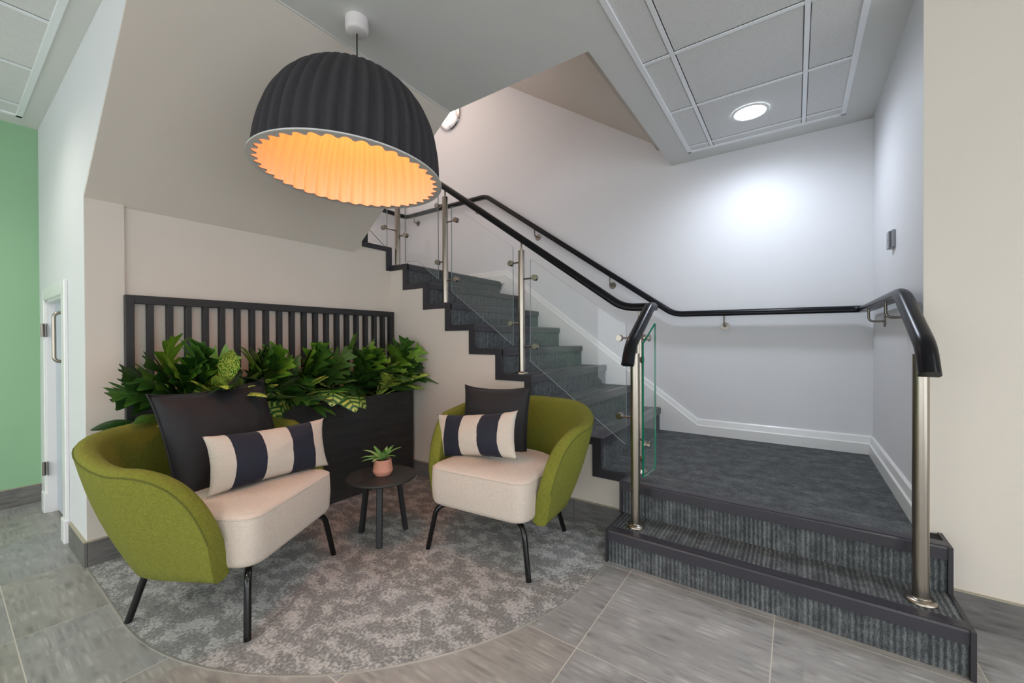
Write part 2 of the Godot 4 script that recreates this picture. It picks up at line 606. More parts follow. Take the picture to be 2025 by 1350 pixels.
func shell() -> void:
	struct("wall_green", slab(Vector3(XG - 0.15, -0.1, ZB), Vector3(XG, 2.85, 4.6)), M.paint_green, "pale green painted wall at the far left edge")
	# wall with cupboard opening, cut by the sloping stair soffit
	var m := MB.new()
	var y := func(x: float) -> float: return 1.883 + 0.738 * (x + 3.004)
	m.prism(PackedVector2Array([Vector2(XG, 0), Vector2(-4.16, 0), Vector2(-4.16, 1.43), Vector2(-3.52, 1.43), Vector2(-3.52, 0), Vector2(-2.988, 0), Vector2(-2.988, 1.91), Vector2(-1.93, HC), Vector2(XG, HC)]), Vector3(0, 0, ZD), Vector3.RIGHT, Vector3.UP, 0.0, -0.08)
	struct("wall_door", m, M.paint_white, "white wall with a small cupboard door, left of the armchair")
	m = MB.new()
	m.span(Vector3(-3.12, 0, -2.5), Vector3(XN, 1.79, ZD - 0.08))
	m.span(Vector3(-3.12, 1.79, -2.38), Vector3(XN, 1.99, ZD - 0.08))
	m.span(Vector3(XN - 0.05, 0, -0.60), Vector3(-2.985, 1.92, ZD - 0.001))
	struct("wall_niche", m, M.paint, "warm off-white wall behind the black planter")
	# zigzag wall under the flight
	var poly := PackedVector2Array([Vector2(XN, 0), Vector2(-0.82, 0), Vector2(-0.82, LY - 0.03), Vector2(N1X - 0.03, LY - 0.03)])
	for k in range(1, 9):
		poly.append(Vector2(nx(k) - 0.03, ny(k) - 0.03))
		poly.append(Vector2(nx(k + 1) - 0.03 if k < 8 else XN - 0.02, ny(k) - 0.03))
	m = MB.new()
	m.prism(poly, Vector3(0, 0, ZS), Vector3.RIGHT, Vector3.UP, 0.0, -0.08)
	struct("wall_stringer", m, M.paint, "off-white wall under the stair flight with a stepped top")
	# stairwell
	struct("wall_stairwell", slab(Vector3(-4.6, 0, ZB - 0.15), Vector3(XR + 0.2, 5.6, ZB)), M.paint_white, "tall white stairwell wall carrying the black handrail")
	struct("wall_end", slab(Vector3(XE - 0.15, 0.0, ZB), Vector3(XE, 5.6, ZD - 0.08)), M.paint_white, "white end wall of the half landing")
	struct("wall_landing", slab(Vector3(XR, 0, ZB), Vector3(XR + 0.1, 2.85, ZR - 0.001)), M.paint_white, "white side wall of the landing with the small reader")
	struct("wall_right", slab(Vector3(XR + 0.0005, -0.1, ZR - 0.15), Vector3(3.65, 2.85, ZR)), M.paint, "off-white hall wall to the right of the entry steps")
	glazed("wall_hall_side", "window_1", Vector3(3.5, 0, ZR), Vector3(0, 0, 1), 6.9, Vector3.LEFT, 0.8, 6.4, "glazed wall closing the hall on the right, out of view")
	glazed("wall_hall_end", "window_2", Vector3(XG, 0, 4.5), Vector3(1, 0, 0), 8.0, Vector3.FORWARD, 0.4, 7.6, "glazed wall closing the hall behind the viewer, out of view")
	# soffit of the flight overhead
	m = MB.new()
	m.prism(PackedVector2Array([Vector2(-3.004, 1.883), Vector2(-1.909, HC), Vector2(-1.909, HC + 0.3), Vector2(-3.12, 2.15), Vector2(-3.12, 1.883)]), Vector3(0, 0, ZD - 0.001), Vector3.RIGHT, Vector3.UP, 0.0, -(2.009 + ZD - 0.001))
	struct("ceiling_soffit", m, M.paint, "sloping off-white underside of the upper stair flight", "soffit")
	m = MB.new()
	m.span(Vector3(-1.93, HC - 0.004, -2.005), Vector3(-1.905, HC + 0.05, ZD))
	struct("trim_1", m, M.ceiling, "thin bead where the sloping soffit meets the ceiling", "trim")
	# underside of the next flight up the stairwell
	m = MB.new()
	m.prism(PackedVector2Array([Vector2(-1.02, 2.9), Vector2(-1.02, 3.2), Vector2(XE, 5.6), Vector2(XE, 5.21)]), Vector3(0, 0, ZB), Vector3.RIGHT, Vector3.UP, 0.0, 1.77)
	m.span(Vector3(-1.03, 2.86, ZB), Vector3(-0.85, 3.2, -1.9))
	m.span(Vector3(-0.903, 2.75, ZB), Vector3(-0.85, 2.861, -2.009))
	struct("ceiling_upper_flight", m, M.paint, "sloping underside of the higher flight seen up the stairwell", "soffit")
	m = MB.new()
	m.prism(PackedVector2Array([Vector2(XE, 1.83), Vector2(-3.12, 1.83), Vector2(-3.05, 1.98), Vector2(-1.92, HC + 0.12), Vector2(-1.92, 5.6), Vector2(XE, 5.6)]), Vector3(0, 0, -2.0), Vector3.RIGHT, Vector3.UP, 0.0, 0.1)
	m.span(Vector3(-1.92, 2.75, -2.0), Vector3(-0.85, 5.6, -1.9))
	m.span(Vector3(-0.9, 3.15, ZB), Vector3(-0.85, 5.6, -1.9))
	m.span(Vector3(XE - 0.1, 5.6, ZB - 0.1), Vector3(-0.85, 5.75, -1.9))
	struct("wall_upper", m, M.paint_white, "white wall closing the stairwell above the ceiling void")

	# tile skirtings of the hall
	skirt("baseboard_niche", Vector3(-2.985, 0, ZD), Vector3(-2.985, 0, ZS), Vector3.RIGHT, "grey tile skirting along the wall behind the planter")
	skirt("baseboard_stringer", Vector3(-2.985, 0, ZS), Vector3(-0.82, 0, ZS), Vector3.BACK, "grey tile skirting along the wall under the stair")
	skirt("baseboard_door", Vector3(-3.38, 0, ZD), Vector3(-2.985 + 0.014, 0, ZD), Vector3.BACK, "grey tile skirting between cupboard door and wall corner")
	skirt("baseboard_green", Vector3(XG, 0, ZD), Vector3(XG, 0, 2.0), Vector3.RIGHT, "grey tile skirting under the green wall")
	skirt("baseboard_right", Vector3(0.5, 0, ZR), Vector3(2.6, 0, ZR), Vector3.BACK, "grey tile skirting on the right hall wall beside the steps")
	# white moulded skirting of the landing and flight
	var prof := func(dir: Vector3, nrm: Vector3, a: Vector3, b: Vector3) -> MB:
		var q := MB.new()
		var pts := [Vector2(0, -0.02), Vector2(0.026, -0.02), Vector2(0.026, 0.074), Vector2(0.018, 0.081), Vector2(0.013, 0.122), Vector2(0.006, 0.129), Vector2(0, 0.129)]
		var r0 := []
		var r1 := []
		for p in pts:
			r0.append(a + nrm * p.x + Vector3.UP * p.y)
			r1.append(b + nrm * p.x + Vector3.UP * p.y)
		for i in pts.size():
			var j := (i + 1) % pts.size()
			var e: Vector2 = pts[j] - pts[i]
			q.quad(r0[i], r0[j], r1[j], r1[i], nrm * e.y - Vector3.UP * e.x)
		q.fan(r0, a - b)
		q.fan(r1, b - a)
		return q
	struct("baseboard_landing", prof.call(Vector3.RIGHT, Vector3.BACK, Vector3(-0.69, LY, ZB), Vector3(XR, LY, ZB)), M.gloss_white, "white moulded skirting along the back of the landing", "skirting")
	struct("baseboard_landing_side", prof.call(Vector3.FORWARD, Vector3.LEFT, Vector3(XR, LY, ZB), Vector3(XR, LY, ZR), ), M.gloss_white, "white moulded skirting along the landing side wall", "skirting")
	struct("baseboard_stair", prof.call(Vector3.RIGHT, Vector3.BACK, Vector3(-2.70, LY + 0.735 * 2.01, ZB), Vector3(-0.69, LY, ZB)), M.gloss_white, "white moulded skirting rising beside the stair flight", "skirting")
	struct("baseboard_half_landing", prof.call(Vector3.RIGHT, Vector3.BACK, Vector3(XE, ny(8), ZB), Vector3(-2.70, ny(8), ZB)), M.gloss_white, "white moulded skirting of the half landing", "skirting")
	m = MB.new()
	m.prism(PackedVector2Array([Vector2(-0.69, LY), Vector2(-1.3, LY), Vector2(-2.9, ny(8) - 0.25), Vector2(-2.70, ny(8))]), Vector3(0, 0, ZB), Vector3.RIGHT, Vector3.UP, 0.0, 0.024)
	struct("trim_2", m, M.gloss_white, "white wall stringer board under the rising stair skirting", "trim")

# an outside wall with one long window from w0 to w1 along it
func glazed(called: String, win: String, o: Vector3, d: Vector3, ln: float, nrm: Vector3, w0: float, w1: float, label: String) -> void:
	var m := MB.new()
	var part := func(a: float, b: float, y0: float, y1: float, t: float, n0: float, mm: MB) -> void:
		var p := o + d * a + Vector3.UP * y0 - nrm * n0
		var q := o + d * b + Vector3.UP * y1 - nrm * (n0 + t)
		mm.box((p + q) * 0.5, (q - p).abs())
	part.call(0.0, ln, -0.1, 0.06, 0.15, 0.0, m)
	part.call(0.0, ln, 2.45, 2.85, 0.15, 0.0, m)
	part.call(0.0, w0, 0.06, 2.45, 0.15, 0.0, m)
	part.call(w1, ln, 0.06, 2.45, 0.15, 0.0, m)
	struct(called, m, M.paint_white, label)
	var root := Node3D.new()
	root.name = numbered(win)
	add_child(root)
	tag(root, "long window in the " + label.split(",")[0], "window", "", "structure")
	var k := 4
	for i in k + 1:
		var x := lerpf(w0, w1, float(i) / k)
		m = MB.new()
		part.call(x - 0.025, x + 0.025, 0.06, 2.45, 0.06, 0.04, m)
		obj("mullion", m, M.nosing, root)
	for i in k:
		m = MB.new()
		part.call(lerpf(w0, w1, float(i) / k) + 0.025, lerpf(w0, w1, float(i + 1) / k) - 0.025, 0.06, 2.45, 0.006, 0.07, m)
		obj("pane", m, M.window_glass, root)

func skirt(called: String, a: Vector3, b: Vector3, nrm: Vector3, label: String) -> void:
	var root := Node3D.new()
	root.name = numbered(called)
	add_child(root)
	tag(root, label, "skirting", "", "structure")
	var d := (b - a)
	var l := d.length()
	d = d.normalized()
	var k := 0
	var x := 0.0
	while x < l - 0.005:
		var e := minf(x + 0.603, l)
		var m := MB.new()
		var t := Transform3D(Basis(d, Vector3.UP, d.cross(Vector3.UP)), a)
		var p0 := a + d * (x + 0.001)
		var p1 := a + d * (e - 0.001) + nrm * 0.013 + Vector3.UP * 0.128
		m.box((p0 + p1) * 0.5, (p1 - p0).abs(), 0.0015)
		var o := obj("tile", m, M.skirt_tile, root)
		x = e
		k += 1
	var bm := MB.new()
	var q0 := a + Vector3.UP * 0.128
	var q1 := b + nrm * 0.0145 + Vector3.UP * 0.132
	bm.span(q0, q1)
	obj("edge_bead", bm, M.bead, root)

# ---------------------------------------------------------------- floor
func carpet_outline(grow := 0.0) -> PackedVector2Array:
	var p := PackedVector2Array()
	var c := Vector2(-2.26, -1.90)
	var r := 1.455 + grow
	p.append(Vector2(-3.0, ZD + grow * 0.999))
	for i in 41:
		var a := PI / 2 - PI / 2 * i / 40.0
		p.append(c + Vector2(cos(a) * r, sin(a) * r))
	p.append(Vector2(c.x + r, -2.4))
	p.append(Vector2(-3.0, -2.4))
	return p

func floor_and_carpet() -> void:
	var root := Node3D.new()
	root.name = numbered("floor")
	add_child(root)
	tag(root, "grey stone-effect tile floor of the hall", "floor", "", "structure")
	var g := MB.new()
	g.span(Vector3(XG, -0.12, -2.6), Vector3(3.6, -0.0008, 4.6))
	obj("grout_bed", g, M.grout, root)
	var out := carpet_outline(0.004)
	var rng := RandomNumberGenerator.new()
	rng.seed = 11
	var T := 0.603
	var half := 0.0019
	# grid lines pass x = -0.677, z = -1.38 ; the courses are laid with no offset
	for i in range(-7, 8):
		for j in range(-2, 8):
			var x0 := -0.677 + i * T
			var z0 := -1.381 + (j - 1) * T
			if x0 + T < XG or z0 + T < -2.45 or x0 > 3.5:
				continue
			if z0 < -2.0 and x0 > -1.4 and x0 + T < 0.3:
				pass
			var r := PackedVector2Array([Vector2(maxf(x0 + half, XG), maxf(z0 + half, -2.42)), Vector2(x0 + T - half, maxf(z0 + half, -2.42)), Vector2(x0 + T - half, z0 + T - half), Vector2(maxf(x0 + half, XG), z0 + T - half)])
			for q in Geometry2D.clip_polygons(r, out):
				if q.size() < 3 or Geometry2D.is_polygon_clockwise(q) and false:
					continue
				var uo := Vector2(rng.randf(), rng.randf())
				var m := MB.new()
				var ix := Geometry2D.triangulate_polygon(q)
				for k in range(0, ix.size(), 3):
					var a: Vector2 = q[ix[k]]
					var b: Vector2 = q[ix[k + 1]]
					var c: Vector2 = q[ix[k + 2]]
					m.tri(Vector3(a.x, 0, a.y), Vector3(b.x, 0, b.y), Vector3(c.x, 0, c.y), Vector3.UP, a + uo, b + uo, c + uo)
				m.sides(q, Vector3(0, 0, 0), Vector3.RIGHT, Vector3.BACK, 0.0, 0.003)
				if m.n > 0:
					obj("tile", m, M["tile%d" % rng.randi_range(0, 2)], root)
	# inset carpet
	var c := thing("inset_carpet", "mottled grey inset carpet with a curved edge under the armchairs", "carpet")
	var m := MB.new()
	var cp := carpet_outline(-0.002)
	var ix := Geometry2D.triangulate_polygon(cp)
	for k in range(0, ix.size(), 3):
		var a := cp[ix[k]]
		var b := cp[ix[k + 1]]
		var d := cp[ix[k + 2]]
		m.tri(Vector3(a.x, 0.002, a.y), Vector3(b.x, 0.002, b.y), Vector3(d.x, 0.002, d.y), Vector3.UP, a, b, d)
	m.sides(cp, Vector3(0, 0.002, 0), Vector3.RIGHT, Vector3.BACK, 0.0, 0.0042)
	obj("pile", m, M.carpet, c)
	m = MB.new()
	var ring := carpet_outline(0.003)
	var path := []
	for i in range(0, 43):
		path.append(Vector3(ring[i].x, -0.0005, ring[i].y))
	m.sweep(path, PackedVector2Array([Vector2(-0.003, 0), Vector2(0.003, 0), Vector2(0.003, 0.0036), Vector2(-0.003, 0.0036)]), Vector3.UP, true, false, -1)
	obj("edge_strip", m, M.trim_metal, c)

# ---------------------------------------------------------------- ceiling
func ceiling() -> void:
	var root := Node3D.new()
	root.name = numbered("ceiling")
	add_child(root)
	tag(root, "white plaster ceiling with inset fields of square tiles", "ceiling", "", "structure")
	var m := MB.new()
	for r in [[-1.909, -0.729, -2.009, 4.6], [-0.904, -0.729, ZB, -2.009], [-0.729, 0.28, ZB, -3.59], [0.28, XR, ZB, ZR], [0.28, 3.6, ZR, 4.6], [-0.729, 0.28, -0.62, 4.6],
			[XG, -1.909, ZD, -0.36], [XG, -4.335, -0.36, 0.86], [-2.2, -1.909, -0.36, 0.86], [XG, -1.909, 0.86, 4.6]]:
		m.span(Vector3(r[0], HC, r[2]), Vector3(r[1], HC + 0.16, r[3]))
	m.span(Vector3(-0.74, HC + 0.1, -3.6), Vector3(0.29, HC + 0.17, -0.6))
	m.span(Vector3(-4.35, HC + 0.1, -0.37), Vector3(-2.19, HC + 0.17, 0.87))
	obj("plaster", m, M.ceiling, root)
	tile_field(root, -0.729, 0.28, -3.59, -0.62, -0.547, -2.888)
	tile_field(root, -4.335, -2.2, -0.36, 0.86, -2.945, -0.36 + 0.585)

func tile_field(root: Node3D, x0: float, x1: float, z0: float, z1: float, gx: float, gz: float) -> void:
	var p := 0.592
	var xs := [x0]
	var x := gx - ceilf((gx - x0) / p) * p
	while x < x1 - 0.02:
		if x > x0 + 0.02:
			xs.append(x)
		x += p
	xs.append(x1)
	var zs := [z0]
	var z := gz - ceilf((gz - z0) / p) * p
	while z < z1 - 0.02:
		if z > z0 + 0.02:
			zs.append(z)
		z += p
	zs.append(z1)
	for i in xs.size() - 1:
		for j in zs.size() - 1:
			var m := MB.new()
			m.span(Vector3(xs[i] + 0.0145, HC + 0.003, zs[j] + 0.0145), Vector3(xs[i + 1] - 0.0145, HC + 0.02, zs[j + 1] - 0.0145), 0.003)
			obj("tile", m, M.fibre, root)
	for i in range(1, xs.size() - 1):
		var m := MB.new()
		m.span(Vector3(xs[i] - 0.0115, HC - 0.001, z0), Vector3(xs[i] + 0.0115, HC + 0.004, z1), 0.001)
		obj("grid_bar", m, M.tee, root)
	for j in range(1, zs.size() - 1):
		for i in xs.size() - 1:
			var m := MB.new()
			m.span(Vector3(xs[i] + 0.012, HC - 0.0005, zs[j] - 0.0115), Vector3(xs[i + 1] - 0.012, HC + 0.004, zs[j] + 0.0115), 0.001)
			obj("grid_bar", m, M.tee, root)
	# shadow-gap angle round the field
	for e in [[x0, z0, x0 + 0.03, z1], [x1 - 0.03, z0, x1, z1], [x0, z0, x1, z0 + 0.03]]:
		var m := MB.new()
		m.span(Vector3(e[0], HC - 0.006, e[1]), Vector3(e[2], HC + 0.004, e[3]), 0.002)
		obj("edge_angle", m, M.tee, root)

# ---------------------------------------------------------------- stairs
func carpet_quad(m: MB, a: Vector3, b: Vector3, c: Vector3, d: Vector3, out: Vector3, w: float, h: float, off: float, scale := 1.7) -> void:
	# u runs across the stripes (a -> b), v along them
	m.quad(a, b, c, d, out, Vector2(off, 0) * scale, Vector2(off + w, 0) * scale, Vector2(off + w, h) * scale, Vector2(off, h) * scale)

func nosing(parent: Node3D, a: Vector3, b: Vector3, back: Vector3, depth := 0.058, drop := 0.05) -> void:
	# a, b: ends of the front top edge; back: direction into the tread
	var d := (b - a).normalized()
	var m := MB.new()
	var sec := [Vector2(0.0, -drop), Vector2(0.0, -0.006), Vector2(0.003, -0.001), Vector2(0.006, 0.002), Vector2(depth, 0.003), Vector2(depth, -0.006), Vector2(0.012, -0.006), Vector2(0.012, -drop)]
	var r0 := []
	var r1 := []
	for s in sec:
		r0.append(a + back * s.x + Vector3.UP * s.y)
		r1.append(b + back * s.x + Vector3.UP * s.y)
	for i in sec.size():
		var j := (i + 1) % sec.size()
		var e: Vector2 = sec[j] - sec[i]
		m.quad(r0[i], r0[j], r1[j], r1[i], -back * e.y + Vector3.UP * e.x)
	m.fan(r0, a - b)
	m.fan(r1, b - a)
	var o := obj("nosing", m, M.nosing, parent)
	for k in 2:
		var q := MB.new()
		var s0 := 0.006 + k * (depth - 0.006) * 0.5 + 0.0008
		var s1 := s0 + (depth - 0.006) * 0.5 - 0.0022
		q.quad(a + back * s0 + Vector3.UP * 0.0034, b + back * s0 + Vector3.UP * 0.0034, b + back * s1 + Vector3.UP * 0.0036, a + back * s1 + Vector3.UP * 0.0036, Vector3.UP)
		obj("insert_strip", q, M.nosing, o)

func stairs() -> void:
	var st := thing("entry_steps", "two dark carpeted entry steps with black nosings up to the landing", "steps")
	var zl := -2.253
	# solid cores
	var m := MB.new()
	m.span(Vector3(-0.803, 0, -2.022), Vector3(0.482, S1 - 0.004, -2.42))
	m.span(Vector3(-0.815, 0, -2.268), Vector3(0.482, LY - 0.004, -2.44))
	m.span(Vector3(-1.1, 0.02, -2.44), Vector3(XR, LY - 0.004, ZB))
	obj("core", m, M.groove, st)
	# step one
	m = MB.new()
	carpet_quad(m, Vector3(-0.803, 0, -2.0205), Vector3(0.482, 0, -2.0205), Vector3(0.482, S1 - 0.04, -2.0205), Vector3(-0.803, S1 - 0.04, -2.0205), Vector3.BACK, 1.285, 0.16, 0.0)
	obj("riser_carpet", m, M.stair_carpet, st)
	m = MB.new()
	carpet_quad(m, Vector3(-0.803, S1, -2.05), Vector3(0.482, S1, -2.05), Vector3(0.482, S1, -2.275), Vector3(-0.803, S1, -2.275), Vector3.UP, 1.285, 0.22, 0.0)
	obj("tread_carpet", m, M.tread_carpet, st)
	nosing(st, Vector3(-0.803, S1, -2.008), Vector3(0.482, S1, -2.008), Vector3.FORWARD)
	m = MB.new()
	carpet_quad(m, Vector3(-0.815, S1, -2.2665), Vector3(0.482, S1, -2.2665), Vector3(0.482, LY - 0.04, -2.2665), Vector3(-0.815, LY - 0.04, -2.2665), Vector3.BACK, 1.285, 0.16, 0.0)
	obj("riser_carpet", m, M.stair_carpet, st)
	nosing(st, Vector3(-0.815, LY, zl), Vector3(0.482, LY, zl), Vector3.FORWARD)
	# landing: lines run along x
	m = MB.new()
	carpet_quad(m, Vector3(-0.82, LY, -2.30), Vector3(-0.82, LY, ZB), Vector3(XR, LY, ZB), Vector3(XR, LY, -2.30), Vector3.UP, 1.46, 1.26, 0.0, 1.2)
	carpet_quad(m, Vector3(-1.05, LY, ZS), Vector3(-1.05, LY, ZB), Vector3(-0.82, LY, ZB), Vector3(-0.82, LY, ZS), Vector3.UP, 1.38, 0.23, 0.0, 1.2)
	obj("landing_carpet", m, M.landing_carpet, st)
	# black end trims
	for s in [[-0.815, -0.803], [0.482, 0.496]]:
		m = MB.new()
		m.span(Vector3(s[0], 0.0, -2.022), Vector3(s[1], S1 - 0.03, -2.0))
		m.span(Vector3(s[0], S1 - 0.03, -2.0), Vector3(s[1], S1 + 0.003, ZR if s[0] > 0 else ZS))
		obj("end_trim", m, M.edge_trim, st)
	for s in [[-0.829, -0.815], [0.482, 0.496]]:
		m = MB.new()
		m.span(Vector3(s[0], S1 + 0.003, -2.27), Vector3(s[1], LY - 0.04, -2.248))
		m.span(Vector3(s[0], LY - 0.04, -2.248), Vector3(s[1], LY + 0.003, ZR if s[0] > 0 else ZS - 0.02))
		obj("end_trim", m, M.edge_trim, st)
	# closing cheeks of the cores
	for q in [[-0.814, -0.803, 0.0, S1 - 0.02, -2.02, ZS], [-0.828, -0.815, S1 - 0.02, LY - 0.02, -2.266, ZS], [0.482, 0.494, 0.0, S1 - 0.02, -2.02, ZR], [0.482, 0.494, S1 - 0.02, LY - 0.02, -2.266, ZR]]:
		m = MB.new()
		m.span(Vector3(q[0], q[2], q[4]), Vector3(q[1], q[3], q[5]))
		obj("cheek", m, M.edge_trim, st)

	# flight of eight risers
	var fl := thing("stair_flight", "dark carpeted stair flight climbing left with a black zigzag edge", "staircase")
	for k in range(1, 9):
		var x := nx(k)
		var y0 := LY if k == 1 else ny(k - 1)
		var y1 := ny(k)
		var xb: float = nx(k + 1) if k < 8 else XE
		m = MB.new()
		carpet_quad(m, Vector3(x - 0.012, y0, ZS - 0.01), Vector3(x - 0.012, y0, ZB), Vector3(x - 0.012, y1 - 0.04, ZB), Vector3(x - 0.012, y1 - 0.04, ZS - 0.01), Vector3.RIGHT, 1.38, y1 - y0, k * 0.37, 3.2)
		obj("riser_carpet", m, M.stair_carpet, fl)
		m = MB.new()
		carpet_quad(m, Vector3(x - 0.05, y1, ZS - 0.01), Vector3(xb - 0.012, y1, ZS - 0.01), Vector3(xb - 0.012, y1, ZB), Vector3(x - 0.05, y1, ZB), Vector3.UP, 0.25, 1.38, k * 0.21, 1.5)
		obj("tread_carpet", m, M.landing_carpet, fl)
		nosing(fl, Vector3(x, y1, ZB), Vector3(x, y1, ZS + 0.002), Vector3.LEFT)
		# backing so that no light leaks through the flight
		m = MB.new()
		m.span(Vector3(xb - 0.02, y0 - 0.02, ZS - 0.082), Vector3(x - 0.014, y1 - 0.006, ZB))
		obj("step_core", m, M.groove, fl)
		# zigzag band
		m = MB.new()
		var yb := LY - 0.045 if k == 1 else ny(k - 1) - 0.043
		m.span(Vector3(x - 0.055, yb, ZS - 0.012), Vector3(x, y1 + 0.003, ZS + 0.010), 0.0)
		m.span(Vector3(xb - 0.0 if k < 8 else XN, y1 - 0.043, ZS - 0.012), Vector3(x - 0.055, y1 + 0.003, ZS + 0.010), 0.0)
		obj("zigzag_trim", m, M.edge_trim, fl)
	m = MB.new()
	m.span(Vector3(-0.829, LY - 0.045, ZS - 0.012), Vector3(N1X, LY + 0.002, ZS + 0.010), 0.0)
	obj("zigzag_trim", m, M.edge_trim, fl)
	# band turning along the kerb between the flights
	m = MB.new()
	m.span(Vector3(XN - 0.012, ny(8) - 0.043, -2.385), Vector3(XN + 0.010, 1.994, -2.325), 0.0015)
	m.span(Vector3(XN - 0.012, 1.950, -2.325), Vector3(XN + 0.010, 1.994, -2.082), 0.0015)
	m.span(Vector3(XN - 0.012, 1.994, -2.135), Vector3(XN + 0.010, 2.16, -2.082), 0.0015)
	obj("zigzag_trim", m, M.edge_trim, fl)

# ---------------------------------------------------------------- rails, posts, glass
func rail_section() -> PackedVector2Array:
	var s := PackedVector2Array()
	for i in 15:
		var a := PI * i / 14.0
		s.append(Vector2(cos(a) * 0.031, -0.009 + pow(sin(a), 0.85) * 0.034))
	s.append(Vector2(-0.029, -0.019))
	s.append(Vector2(-0.025, -0.023))
	s.append(Vector2(0.025, -0.023))
	s.append(Vector2(0.029, -0.019))
	return s

func bracket(parent: Node3D, p: Vector3, nrm: Vector3) -> void:
	# p: wall centre of the disc, the rod comes out and turns up under the rail
	var m := MB.new()
	m.rod(p, p + nrm * 0.006, 0.034, 24, 0.001)
	m.tube(fillet([p, p + nrm * 0.075, p + nrm * 0.075 + Vector3.UP * 0.085], 0.03), 0.0065, 10)
	obj("bracket", m, M.steel_dark, parent)

func post(label: String, x: float, z: float, y0: float, y1: float, rod_top: float) -> Node3D:
	var t := thing("balustrade_post", label, "post", Vector3(x, y0, z), 0.0, "brushed steel balustrade posts")
	var h := y1 - y0
	var m := MB.new()
	m.lathe(PackedVector2Array([Vector2(0.0241, 0.0), Vector2(0.0241, h - 0.002), Vector2(0.022, h), Vector2(0.0001, h)]), 28, Transform3D.IDENTITY, true)
	obj("tube", m, M.steel, t)
	m = MB.new()
	m.lathe(PackedVector2Array([Vector2(0.048, 0.0), Vector2(0.048, 0.006), Vector2(0.044, 0.011), Vector2(0.034, 0.014), Vector2(0.026, 0.015), Vector2(0.0245, 0.018)]), 32)
	obj("base_plate", m, M.steel, t)
	if rod_top > y1:
		m = MB.new()
		m.rod(Vector3(0, h - 0.01, 0), Vector3(0, rod_top - y0, 0), 0.007, 10)
		obj("pin", m, M.steel, t)
	return t

func clamp_on(t: Node3D, y: float, dir: Vector3, face: Vector3, ln := 0.085) -> void:
	# arm from the post to a round glass clamp at height y (world)
	var m := MB.new()
	var a := Vector3(0, y - t.position.y, 0)
	var e := a + dir * ln
	m.rod(a + dir * 0.02, e, 0.0065, 10)
	obj("clamp_arm", m, M.steel_dark, t)
	m = MB.new()
	m.rod(e - face * 0.018, e - face * 0.006, 0.021, 24, 0.0015)
	m.rod(e + face * 0.006, e + face * 0.018, 0.021, 24, 0.0015)
	m.rod(e - face * 0.007, e + face * 0.007, 0.012, 16)
	obj("clamp_disc", m, M.steel, t)

func pane(label: String, poly: PackedVector2Array, o: Vector3, ux: Vector3, uy: Vector3, edge: Material) -> void:
	var t := thing("glass_panel", label, "glass panel", Vector3.ZERO, 0.0, "glass balustrade panels")
	var nz := ux.cross(uy).normalized()
	var ix := Geometry2D.triangulate_polygon(poly)
	var m := MB.new()
	for k in range(0, ix.size(), 3):
		for s in [-1.0, 1.0]:
			var q := []
			for j in 3:
				q.append(o + ux * poly[ix[k + j]].x + uy * poly[ix[k + j]].y + nz * 0.005 * s)
			m.tri(q[0], q[1], q[2], nz * s)
	obj("pane", m, M.glass, t)
	m = MB.new()
	m.sides(poly, o, ux, uy, -0.005, 0.005)
	obj("edge", m, edge, t)

